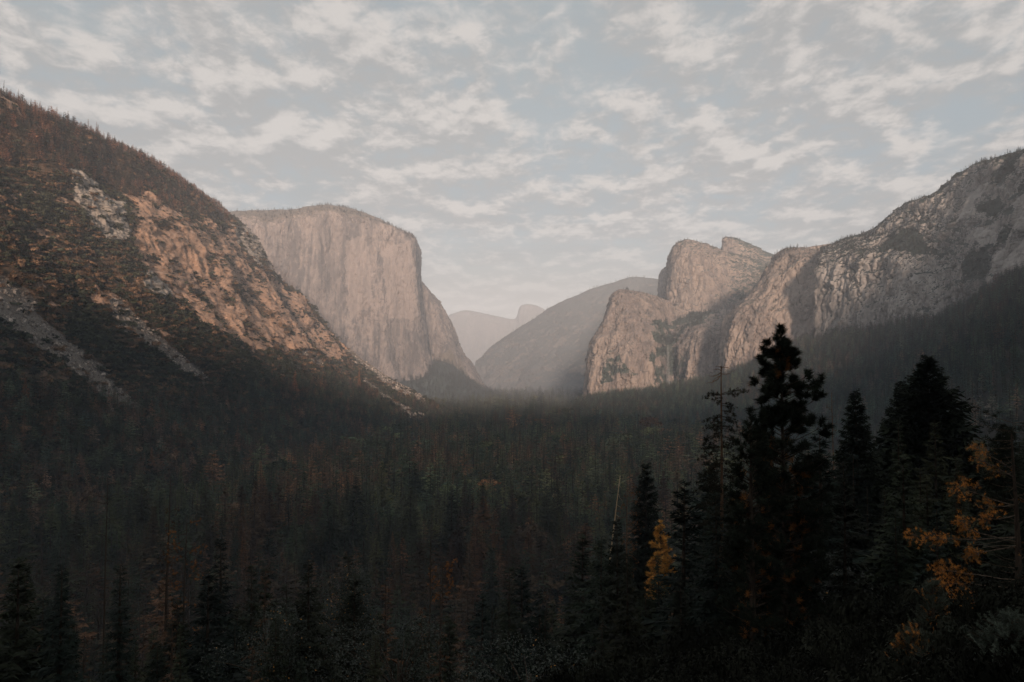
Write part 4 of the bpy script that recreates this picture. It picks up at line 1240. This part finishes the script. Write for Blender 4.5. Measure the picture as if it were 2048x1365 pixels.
def tufted_pine(name, label, px, D, ytop, prof_y, left, right, n_br, tuft_r, tuft_n, tint, seed, ylow, bark=M_bark, color2=None, frac2=0.0, trunk_r=0.20, rise=0.5, wid=0.016, twig=True, lobes=(), first_row=None, dry=()):
    """a pine whose needles sit in round tufts at the branch ends; crown half-widths given left and right for rows of the photograph"""
    R = np.random.default_rng(seed)
    base = hill_at(px, D)
    top = P(px, ytop, D)
    e = thing(name, label, 'tree', base - np.array([0, 0, 0.5]))
    loc = lambda q: np.asarray(q) - (base - np.array([0, 0, 0.5]))
    h = top[2] - base[2] + 0.5
    sc = D / F_PX
    tr = MB(); zz = np.linspace(0, h - tuft_r * 0.6, 14)
    wob = 0.05 * np.sin(zz / h * 5 + seed)
    tr.tube(np.stack([wob, 0.6 * wob, zz], 1), trunk_r * (1 - zz / (h * 1.02)) ** 0.75 + 0.012, 8)
    part('trunk', tr.mesh('trunk', bark, True), e)
    br, nd, nd2 = MB(), MB(), MB()
    y_a = first_row or ytop + 8
    rows = y_a + (ylow - y_a) * (np.arange(n_br) + R.uniform(0, 1, n_br)) / n_br
    topl = np.array([0.05 * math.sin(5 + seed), 0, h])
    for k in range(5):
        needles(nd, topl - [0, 0, 0.35 * tuft_r], topl + np.array([R.normal(0, .3), R.normal(0, .3), 0.4]) * tuft_r * 0.5, tuft_n // 2, tuft_r, 0.8, R, wid)
    for (lx, ly, lr, dr) in [(q[0], q[1], q[2], 0) for q in lobes] + [(q[0], q[1], q[2], 1) for q in dry]:
        c = P(lx, ly, D) - base + [0, 0, 0.5]; L = abs(c[0]) + 0.05
        c[1] = (R.normal(0, 0.75) * L + R.normal(0, 0.25)) if not dr else -0.12
        att = np.array([0, 0, c[2] - 0.55 * L - 0.1])
        pts = bez(att, 0.5 * (att + c) - np.array([0, 0, 0.12 * L]), c, 6)
        br.tube(pts, np.linspace(0.03, 0.010, 6), 4)
        r_ = lr * sc
        for q in range(max(3, int((lr / 4.6) ** 1.7))):
            cc = c + R.normal(0, 0.42, 3) * r_
            ax = unit(np.array([0.5 * c[0] / L, 0.2, 0.8]) + R.normal(0, 0.3, 3))
            br.tube(np.stack([pts[4], cc]), [0.010, 0.007], 3)
            needles(nd2 if dr else nd, cc - ax * tuft_r * 0.5, cc + ax * tuft_r * 0.4, int(tuft_n * 1.7), tuft_r * R.uniform(0.9, 1.2), 0.6, R, wid * 1.25)
    for y in rows:
        a = R.uniform(0, 6.283)
        hw = (np.interp(y, prof_y, right) if math.cos(a) > 0 else np.interp(y, prof_y, left)) * sc
        L = hw * R.uniform(0.55, 1.05)
        z1 = P(px, y, D)[2] - base[2] + 0.5
        tip = np.array([L * math.cos(a), L * math.sin(a), z1])
        att = np.array([0, 0, z1 - rise * L * R.uniform(0.7, 1.2) - 0.15])
        mid = 0.5 * (att + tip) - np.array([0, 0, 0.16 * L])
        pts = bez(att, mid, tip, 7)
        br.tube(pts, np.linspace(0.035 + 0.012 * L, 0.010, 7), 4)
        nt = max(1, int(L / (tuft_r * 0.85)) + 1)
        for j in range(nt):
            t = 1.0 - 0.62 * j / max(nt, 1) * R.uniform(0.8, 1.1)
            q = pts[min(6, max(1, int(round(t * 6))))]
            q = q + R.normal(0, 0.35, 3) * tuft_r * (j > 0)
            ax = unit(tip - att + np.array([0, 0, 0.6 * L]) + R.normal(0, 0.3, 3) * L)
            if twig and j: br.tube(np.stack([pts[max(0, int(round(t * 6)) - 1)], q]), [0.012, 0.008], 3)
            tgt = nd2 if (t < 0.62 and R.random() < frac2 * 2.2) else nd
            needles(tgt, q - ax * tuft_r * 0.45, q + ax * tuft_r * 0.35, tuft_n, tuft_r * R.uniform(0.8, 1.1), 0.65, R, wid)
    part('branches', br.mesh('branches', M_bark), e)
    part('needles', nd.mesh('needles', M_leaf_o), e, tint)
    if nd2.n: part('dry_needles', nd2.mesh('dry_needles', M_leaf_o), e, color2)['label'] = 'dry orange inner needles'
    return e

M_gold = wood_mat('sunlit_bleached_wood', (0.42, 0.30, 0.18), (0.62, 0.47, 0.30))  # gold light on the leaning trunk is put into this wood colour
M_twig = wood_mat('grey_twigs', (0.075, 0.056, 0.042), (0.18, 0.135, 0.10))
DARK = (0.020, 0.025, 0.017)
OCHRE = (0.42, 0.20, 0.06)
LOBES = [(1563, 664, 8), (1552, 679, 9), (1575, 680, 9), (1563, 684, 10), (1542, 691, 9), (1588, 688, 9), (1533, 702, 7), (1547, 711, 12), (1585, 704, 12), (1531, 727, 12), (1589, 725, 12),
         (1578, 739, 11), (1594, 732, 7), (1535, 742, 12), (1547, 761, 10), (1531, 751, 8), (1522, 761, 9), (1524, 778, 13), (1540, 782, 13), (1554, 792, 11), (1513, 793, 8), (1519, 803, 9),
         (1599, 751, 10), (1608, 763, 13), (1589, 773, 9), (1628, 775, 11), (1621, 796, 12), (1601, 787, 12), (1526, 824, 12), (1542, 829, 13), (1592, 814, 13), (1615, 819, 12), (1578, 830, 12),
         (1552, 845, 13), (1601, 840, 13), (1617, 836, 9), (1633, 847, 11), (1535, 852, 12), (1592, 859, 13), (1615, 866, 12), (1560, 760, 8), (1568, 790, 8), (1560, 812, 9), (1520, 862, 12), (1640, 868, 11)]
_R = np.random.default_rng(77)
for _k in range(58):        # fuller inside
    _y = _R.uniform(690, 868); _w = np.interp(_y, [690, 740, 785, 800, 868], [20, 32, 34, 26, 52])
    LOBES.append((1563 + _R.uniform(-.85, .95) * _w, _y, 9))
tufted_pine('tall_pine', 'tall dark pine with round needle tufts standing against the far cliffs', 1563, 45.0, 655,
            [655, 860, 890, 930, 980, 1050, 1200], [10, 62, 64, 70, 76, 85, 95], [10, 76, 74, 80, 84, 90, 95],
            260, 0.38, 60, DARK, 31, 1320, color2=(0.30, 0.125, 0.04), frac2=0.12, wid=0.014, lobes=LOBES, first_row=862,
            dry=[(1562, 706, 7), (1565, 722, 7), (1557, 737, 6), (1552, 752, 6), (1568, 735, 5)])
tufted_pine('small_pine', 'small dark tufted pine in front of the tall pine, lower left of it', 1500, 40.0, 822,
            [822, 850, 880, 930, 1000, 1100], [3, 14, 30, 50, 60, 70], [3, 16, 28, 40, 50, 60], 170, 0.36, 50, DARK, 33, 1330, color2=(0.36, 0.155, 0.05), frac2=0.10, wid=0.015)
tufted_pine('golden_pine', 'golden orange pine with round tufts in the dark lower forest', 1318, 120.0, 1044,
            [1044, 1060, 1085, 1110, 1135, 1160, 1185, 1200], [3, 9, 20, 26, 27, 26, 30, 20], [3, 9, 17, 26, 32, 30, 18, 12], 95, 0.46, 40, (0.64, 0.34, 0.09), 35, 1195, trunk_r=0.16, rise=0.25, wid=0.045)
tufted_pine('shaded_pine', 'dark shaded pine below the golden one', 1338, 112.0, 1150,
            [1150, 1200, 1250, 1300, 1400], [4, 24, 36, 46, 60], [4, 24, 40, 50, 60], 70, 0.5, 40, DARK, 36, 1400, trunk_r=0.16, rise=0.25, wid=0.04)

def big_fir(name, label, px, D, ytop, rel_w, seed, levels=60, shape=0.8, tint=DARK, ragged=0.2, start=0.08):
    base = hill_at(px, D); top = P(px, ytop, D); h = top[2] - base[2] + 0.5
    t_, c_ = conifer(h, rel_w * h, levels, 9, 9, seed, start=start, shape=shape, ragged=ragged, up0=-0.2)
    e = thing(name, label, 'tree', base - np.array([0, 0, 0.5]), 0.3 * seed)
    part('trunk', t_.mesh('trunk', M_bark), e); part('crown', c_.mesh('crown', M_leaf_o), e, tint)
    return e
big_fir('broad_fir', 'broad black fir with the highest top at the right of the picture', 1860, 100.0, 712, 0.30, 41, 84, 0.64)
big_fir('narrow_fir', 'black fir leaning in just left of the broad fir', 1796, 104.0, 765, 0.24, 42, 76, 0.66)
big_fir('pointed_fir', 'pointed black fir between the tall pine and the broad fir', 1711, 92.0, 782, 0.22, 43, 72, 0.66)
big_fir('dark_spruce', 'slender black conifer left of the tall pine, beside the bleached trunks', 1287, 165.0, 928, 0.19, 44, 66, 0.7)
big_fir('edge_fir', 'dark fir at the right edge behind the ochre boughs', 2000, 60.0, 850, 0.25, 45, 66, 0.7, (0.03, 0.036, 0.026))

def snag(name, label, px, D, ytop, branches, seed, lean=0.0, mat=M_dead, trunk_r=0.22, foliage=None, tint=DARK, cut=None):
    """a trunk with bare curved boughs: branches = (row on trunk, tip px, tip row)"""
    R = np.random.default_rng(seed)
    base = hill_at(px + lean, D); top = P(px, ytop, D)
    e = thing(name, label, 'tree', base - np.array([0, 0, 0.5])); o0 = base - np.array([0, 0, 0.5])
    h = top[2] - o0[2]; sc = D / F_PX
    n = 16; t = np.linspace(0, 1, n)
    ax = np.stack([(top[0] - o0[0]) * t + 0.03 * np.sin(9 * t + seed), 0.03 * np.cos(7 * t), h * t], 1)
    tr = MB(); tr.tube(ax, trunk_r * (1 - 0.86 * t) + 0.01, 7); part('trunk', tr.mesh('trunk', mat, True), e)
    br = MB(); fo = MB()
    for (yr, tx, ty) in branches:
        za = P(px, yr, D)[2] - o0[2]; tt = za / h
        a = np.array([np.interp(tt, t, ax[:, 0]), 0, za])
        b = P(tx, ty, D) - o0; b[1] = R.normal(0, 0.4) * abs(b[0] - a[0]); 
        L = np.linalg.norm(b - a)
        m = 0.5 * (a + b) + np.array([R.normal(0, .1), R.normal(0, .1), R.choice([-0.28, 0.22])]) * L
        pts = bez(a, m, b, 8) + np.vstack([[0, 0, 0], R.normal(0, 0.025 * L, (7, 3))])
        br.tube(pts, np.linspace(0.05, 0.012, 8) * (0.5 + 0.25 * L), 4)
        for q in range(3):
            i = R.integers(3, 8); s_ = pts[i]
            d_ = unit(R.normal(0, 1, 3) + unit(b - a)) * L * R.uniform(0.15, 0.35)
            br.tube(np.stack([s_, s_ + d_ * 0.5 + R.normal(0, .03, 3) * L, s_ + d_]), [0.016, 0.011, 0.006], 3)
            if foliage:
                for w_ in range(foliage): 
                    c = s_ + d_ * R.uniform(0, 1.2) + R.normal(0, 0.12, 3) * L
                    ax_ = unit(R.normal(0, 1, 3)) * 0.18
                    needles(fo, c - ax_, c + ax_, 34, 0.24, 0.6, R, 0.02)
    if br.n: part('bare_boughs', br.mesh('bare_boughs', mat), e)
    if fo.n: part('needles', fo.mesh('needles', M_leaf_o), e, tint)
    return e
R = np.random.default_rng(51)
up = [(742, 1425, 740), (736, 1458, 738), (735, 1430, 734), (738, 1452, 730), (745, 1420, 752), (748, 1462, 742), (752, 1424, 762), (750, 1415, 766)]
mid = [(790, 1420, 788), (792, 1412, 794), (788, 1488, 782), (790, 1476, 790), (800, 1438, 806), (812, 1472, 818), (808, 1466, 812), (796, 1428, 800)]
lowb = []
for k in range(70):
    y = 830 + 250 * k / 70
    w_ = np.interp(y, [830, 860, 920, 1000, 1100], [30, 42, 50, 58, 64]) * R.uniform(0.5, 1.05) * R.choice([-1, 1])
    lowb.append((y - 8, 1446 + w_, y + R.uniform(-4, 14)))
eT = snag('bare_topped_pine', 'pine with a bare broken top and drooping needle boughs left of the tall pine', 1443, 62.0, 732, up, 52, -8, M_bark_red, 0.24)
eL = None
R2 = np.random.default_rng(53)
fo, br = MB(), MB()
o0 = np.array(eT.location)
for (yr, tx, ty) in mid + lowb:
    a = P(1443 + (yr - 732) * 0.012, yr, 62.0) - o0; b = P(tx, ty, 62.0) - o0
    L = abs(b[0] - a[0]); ang = R2.uniform(-1.0, 1.0) if (yr, tx, ty) in lowb else R2.normal(0, .25)
    b = a + np.array([(b[0] - a[0]) * math.cos(ang), L * math.sin(ang), b[2] - a[2]])
    pts = bez(a, 0.5 * (a + b) + np.array([0, 0, 0.15 * L]), b, 6)
    br.tube(pts, np.linspace(0.03, 0.008, 6), 4)
    for j in range(max(8, int(16 * L))):
        q = pts[R2.integers(2, 6)] + R2.normal(0, 0.16, 3) * np.array([1, 1, .6])
        ax_ = unit(R2.normal(0, 1, 3) + unit(b - a)) * 0.12
        needles(fo, q - ax_, q + ax_, 16, 0.17, 0.6, R2, 0.016)
part('boughs', br.mesh('boughs', M_bark), eT); part('needles', fo.mesh('needles', M_leaf_o), eT, (0.030, 0.028, 0.019))

def rand_bare(px, y0, y1, n, w_, seed):
    R = np.random.default_rng(seed); out = []
    for k in range(n):
        y = y0 + (y1 - y0) * (k + R.uniform(0, 1)) / n
        s = R.choice([-1, 1]); out.append((y, px + s * w_ * R.uniform(.4, 1.0), y + R.uniform(-14, 16)))
    return out
snag('leaning_dead_trunk', 'bleached leaning dead trunk with gold light put in its colour, left of the slender black conifer', 1240, 170.0, 952, rand_bare(1236, 965, 1040, 5, 9, 61), 61, -64, M_gold, 0.46)
snag('brown_dead_pine', 'reddish dead pine with bare boughs between the leaning trunk and the black conifer', 1254, 160.0, 962, rand_bare(1254, 968, 1180, 26, 26, 62), 62, -6, M_bark_red, 0.30, 2, (0.17, 0.075, 0.03))
snag('thin_dead_pole', 'thin dead pole right of the tall pine against the hazy slope', 1663, 120.0, 785, rand_bare(1663, 800, 880, 14, 12, 63), 63, 4, M_bark_red, 0.2)
snag('curly_snag', 'dead snag with curled white boughs in the black lower forest', 1398, 85.0, 1170, rand_bare(1398, 1175, 1330, 16, 26, 64), 64, 0, M_dead, 0.10)
snag('forked_snag', 'dead snag with upturned pale boughs in the lower middle of the picture', 863, 125.0, 1030, rand_bare(863, 1060, 1180, 14, 34, 65), 65, -6, M_bark, 0.26)
snag('tall_left_snag', 'tall black snag with short pale boughs in the lower left forest', 341, 118.0, 958, rand_bare(341, 1010, 1250, 22, 24, 66), 66, -4, M_bark, 0.30, 1, (0.10, 0.05, 0.025))
snag('second_left_snag', 'shorter snag with rusty needle clumps right of the tall left one', 374, 105.0, 1030, rand_bare(374, 1045, 1300, 26, 38, 67), 67, -3, M_bark, 0.26, 2, (0.26, 0.115, 0.04))
snag('left_bare_tree', 'dark bare tree with a crooked pale bough at the lower left', 215, 115.0, 955, rand_bare(215, 960, 1200, 12, 26, 68) + [(1005, 165, 985), (1000, 150, 1003)], 68, 4, M_bark, 0.24)
snag('rust_branch_tree', 'dead tree with rusty hanging needles beside the forked snag', 885, 128.0, 1108, rand_bare(885, 1112, 1200, 16, 24, 69), 69, 0, M_bark, 0.2, 3, (0.30, 0.13, 0.045))

# ---- oaks at the very bottom
def oak(name, label, px, D, ytop, rpx, seed, tint, gold):
    R = np.random.default_rng(seed)
    base = hill_at(px, D); top = P(px, ytop, D); h = top[2] - base[2]; r = rpx * D / F_PX
    e = thing(name, label, 'tree', base - np.array([0, 0, 0.4]))
    br, lv, gl = MB(), MB(), MB()
    tr = MB(); tr.tube(np.stack([[0, 0, 0], [0.1, 0, h * .35], [0.0, .1, h * .7]]), [0.22, 0.17, 0.10], 7); part('trunk', tr.mesh('trunk', M_bark, True), e)
    nl = 26
    C = np.stack([R.normal(0, .48, nl) * r, R.normal(0, .48, nl) * r, h - r * 1.0 + R.uniform(-0.55, .75, nl) * r], 1)
    C[:, 2] = np.minimum(C[:, 2], h - 0.25 * r - 0.35 * np.hypot(C[:, 0], C[:, 1]))
    for c in C:
        br.tube(bez(np.array([0, 0, h * .5]), np.array([c[0] * .3, c[1] * .3, c[2] * .85]), c, 6), np.linspace(.09, .02, 6), 4)
        n = 300; d = unit(R.normal(0, 1, (n, 3))); q = c + d * (r * 0.36 * R.uniform(.35, 1.0, n))[:, None]
        nrm = unit(d + 0.8 * R.normal(0, 1, (n, 3)) + [0, 0, .5]); a = unit(np.cross(nrm, R.normal(0, 1, (n, 3)))); b = np.cross(nrm, a)
        s = (0.085 * R.uniform(.7, 1.3, n))[:, None]
        T = np.concatenate([np.stack([q - a * s, q - b * s * .55, q + a * s], 1), np.stack([q - a * s, q + a * s, q + b * s * .55], 1)])
        g = R.random(n) < gold; gg = np.concatenate([g, g])
        lv.tris(T[~gg]); 
        if gg.any(): gl.tris(T[gg])
    part('boughs', br.mesh('boughs', M_bark), e); part('leaves', lv.mesh('leaves', M_bush), e, tint)
    if gl.n: part('golden_leaves', gl.mesh('golden_leaves', M_bush), e, (0.45, 0.22, 0.05))['label'] = 'scattered golden leaves'
    return e
OAKT = (0.028, 0.036, 0.026)
oak('round_oak', 'rounded oak flecked with golden leaves at the bottom left of centre', 700, 75.0, 1108, 90, 71, OAKT, 0.03)
oak('dense_oak', 'dense dark oak at the bottom edge below the round oak', 800, 60.0, 1215, 130, 72, OAKT, 0.004)
oak('leafy_oak', 'oak with pale glinting leaves at the bottom centre', 1060, 55.0, 1255, 140, 73, (0.045, 0.055, 0.042), 0.004)
oak('left_oak', 'dark oak with a few golden leaves below the second left snag', 560, 62.0, 1190, 110, 74, OAKT, 0.015)
oak('shaded_oak', 'dark leafy oak below the black firs', 1640, 50.0, 1085, 110, 75, (0.026, 0.032, 0.026), 0.002)
oak('corner_oak', 'dark oak in the lower right below the pointed fir', 1720, 42.0, 1230, 150, 76, (0.024, 0.028, 0.022), 0.002)

# ---- ochre boughs of the near pine at the right edge
def ochre_pine():
    R = np.random.default_rng(81); D = 27.0
    px = 2022; base = hill_at(px, D) - np.array([0, 0, 0.4])
    e = thing('ochre_pine', 'near pine with bare boughs and ochre needle clusters at the right edge', 'tree', base)
    top = P(px, 860, D) - base
    tr = MB(); t = np.linspace(0, 1, 12); tr.tube(np.stack([0.08 * np.sin(4 * t), 0 * t, top[2] * t], 1), 0.15 * (1 - t * .9) + .008, 8)
    part('trunk', tr.mesh('trunk', M_bark, True), e)
    tips = [(1885, 1072, 1830, 1065, 1.0), (1900, 965, 1905, 962, .8), (1940, 905, 1918, 902, .35), (1935, 880, 1955, 890, .35), (1880, 1040, 1905, 1028, .9), (1960, 1010, 1990, 995, .7),
            (1880, 1130, 1868, 1128, 1.0), (1910, 1100, 1930, 1090, .9), (1915, 1190, 1900, 1180, 1.0), (1975, 1185, 1980, 1200, 1.0), (2040, 1000, 2070, 985, 1.0), (2035, 1090, 2075, 1090, 1.0),
            (1955, 1035, 1970, 1020, .8), (1990, 1215, 1975, 1225, 1.0), (1940, 1225, 1925, 1250, .7), (1925, 1270, 1925, 1275, .5), (1985, 945, 2000, 930, .4), (1890, 1150, 1885, 1160, 1.0), (2030, 1140, 2060, 1160, .9)]
    br, oc, gr = MB(), MB(), MB()
    for (mx_, my, tx, ty, oc_f) in tips:
        mx_ += 14; tx += 14; my += 12; ty += 12
        b = P(tx, ty, D) - base; b[1] += R.normal(0, 0.5)
        a = np.array([0, 0, P(px, ty + R.uniform(-15, 50), D)[2] - base[2]])
        pts = bez(a, P(mx_, my, D) - base, b, 10) + R.normal(0, .012, (10, 3))
        br.tube(pts, np.linspace(.022, .006, 10), 5)
        L = np.linalg.norm(b - a)
        for j in range(int(17 + 9 * L)):
            t = R.uniform(0.42, 1.0); i = min(9, int(t * 9.99)); s = pts[i]
            d_ = unit(unit(b - a) * .6 + R.normal(0, .6, 3)) * R.uniform(.12, .42)
            br.tube(np.stack([s, s + d_ * .5 + R.normal(0, .02, 3), s + d_]), [.009, .006, .004], 3)
            c = s + d_
            for q in range(2):
                c2 = c + R.normal(0, .06, 3); ax = unit(d_ + R.normal(0, .2, 3)) * .07
                needles(oc if R.random() < oc_f else gr, c2 - ax, c2 + ax, 20, 0.095, 0.7, R, 0.0042)
    dk = MB()
    for k in range(95):     # dark inner foliage round the trunk
        z = P(px, R.uniform(840, 1330), D)[2] - base[2]; a_ = R.uniform(0, 6.28); L = R.uniform(.3, 1.5)
        s = np.array([0, 0, z]); b_ = s + np.array([L * math.cos(a_), abs(L * math.sin(a_)) * .8, R.normal(0, .2)])
        br.tube(np.stack([s, .5 * (s + b_) - [0, 0, .06], b_]), [.014, .01, .005], 3)
        for q in range(int(4 + 5 * L)):
            c2 = s + (b_ - s) * R.uniform(.3, 1.05) + R.normal(0, .1, 3); ax = unit(b_ - s + R.normal(0, .3, 3)) * .09
            needles(dk, c2 - ax, c2 + ax, 30, 0.13, 0.6, R, 0.006)
    part('dark_needles', dk.mesh('dark_needles', M_leaf_o), e, DARK)
    for k in range(5):      # bare spurs
        z = P(px, R.uniform(1040, 1260), D)[2] - base[2]; s = R.choice([-1, -1, 1]); L = R.uniform(.8, 2.2)
        a = np.array([0, 0, z]); br.tube(bez(a, a + [s * L * .5, R.normal(0, .2), R.normal(0, .15)], a + [s * L, R.normal(0, .3), R.normal(0, .3)], 8), np.linspace(.012, .003, 8), 4)
    part('boughs', br.mesh('boughs', M_twig), e)
    part('ochre_needles', oc.mesh('ochre_needles', M_leaf_o), e, (0.54, 0.225, 0.052))
    part('green_needles', gr.mesh('green_needles', M_leaf_o), e, (0.16, 0.15, 0.085))
ochre_pine()

def sapling(name, label, px, D, ytop, rpx, seed, tint, ochre=0.0):
    R = np.random.default_rng(seed)
    base = hill_at(px, D) - np.array([0, 0, .3]); h = P(px, ytop, D)[2] - base[2]; r = rpx * D / F_PX
    e = thing(name, label, 'shrub', base)
    st, nd, od = MB(), MB(), MB()
    st.tube(np.array([[0, 0, 0], [.02, 0, h * .5], [0, 0, h]]), [.06, .045, .012], 6)
    for k in range(120):
        t = R.uniform(0.25, 1.0); a = R.uniform(0, 6.28); L = r * (1.05 - t) ** .7 * R.uniform(.5, 1.1) + .05
        s = np.array([0, 0, h * t]); b = s + np.array([L * math.cos(a), L * math.sin(a), .35 * L])
        st.tube(np.stack([s, .5 * (s + b) - [0, 0, .05 * L], b]), [.012, .008, .005], 3)
        for q in range(3):
            c = s + (b - s) * R.uniform(.45, 1.0) + R.normal(0, .05, 3); ax = unit((b - s) * .6 + np.array([0, 0, .6 * L]) + R.normal(0, .25, 3) * L) * R.uniform(.07, .13)
            needles(od if R.random() < ochre else nd, c - ax, c + ax, 70, .050, .55, R, .0045)
    part('stem', st.mesh('stem', M_bark), e); part('needles', nd.mesh('needles', M_leaf_o), e, tint)
    if od.n: part('dry_needles', od.mesh('dry_needles', M_leaf_o), e, (0.5, 0.22, 0.06))
    return e
sapling('fir_sapling', 'grey green conifer sapling with plump shoots in the bottom right corner', 2010, 14.0, 1240, 110, 91, (0.10, 0.12, 0.095))
sapling('fir_sapling', 'small grey green sapling at the bottom edge left of the corner one', 1900, 15.5, 1272, 90, 92, (0.095, 0.11, 0.085))
sapling('fir_sapling', 'sapling with some ochre shoots at the bottom right, left of the others', 1815, 17.0, 1268, 70, 93, (0.08, 0.085, 0.06), 0.25)
sapling('fir_sapling', 'dim sapling above the corner saplings below the ochre boughs', 1855, 20.0, 1165, 60, 94, (0.07, 0.08, 0.06), 0.1)

# ---- the thin waterfall in its alcove
wv, wf_ = [], []
Vw, nw, vw = SURF['waterfall_rock']
wpx, wpy, wdd = pix(Vw)
Rw = np.random.default_rng(5)
strand = MB()
near_fall = (np.abs(wpx - 1336) < 14) & (wpy > 685) & (wpy < 800)
yf = np.percentile(Vw[near_fall, 1], 12) - 3.0
for k in range(5):
    x0 = 1336 + Rw.normal(0, 1.2); ys = np.linspace(690, 775 + 4 * k, 12)
    pts = np.array([P(x0 + 0.4 * math.sin(q * .15 + k) + (q - 690) * 0.012 * (k - 2), q, yf) for q in ys])
    strand.tube(pts, np.linspace(0.5, 1.1, 12) * Rw.uniform(.5, 1.1), 5)
M_water, bw, bsw = new_mat('falling_water')
bsw.inputs['Base Color'].default_value = (0.20, 0.205, 0.21, 1); bsw.inputs['Roughness'].default_value = 0.6
wo = bpy.data.objects.new('waterfall', strand.mesh('waterfall', M_water, True)); col.objects.link(wo)
wo['label'] = 'thin pale waterfall dropping down the dark alcove of the right cliffs'; wo['category'] = 'waterfall'
# ------------------------------------------------------------------ smoky air
HAZE_DENSITY = 0.69e-4
hb = np.array([[x, y, z] for z in (-25.0, CAM_Z + 1215.0) for y in (-2100.0, 14600.0) for x in (-4600.0, 4600.0)])
hf = np.array([[0, 2, 3, 1], [4, 5, 7, 6], [0, 1, 5, 4], [2, 6, 7, 3], [0, 4, 6, 2], [1, 3, 7, 5]])
hm = bpy.data.materials.new('smoky_haze'); hm.use_nodes = True
ht = hm.node_tree; ht.nodes.clear()
ho = ht.nodes.new('ShaderNodeOutputMaterial')
hv = ht.nodes.new('ShaderNodeVolumePrincipled')
hv.inputs['Color'].default_value = (0.73, 0.83, 0.97, 1)
hv.inputs['Density'].default_value = HAZE_DENSITY
hv.inputs['Anisotropy'].default_value = -0.26
ht.links.new(hv.outputs[0], ho.inputs['Volume'])
haze = mesh_from('haze', hb, hf, hm, shade_smooth=False)
haze['kind'] = 'stuff'
haze['label'] = 'pale smoky haze filling the valley air'
haze['category'] = 'haze'
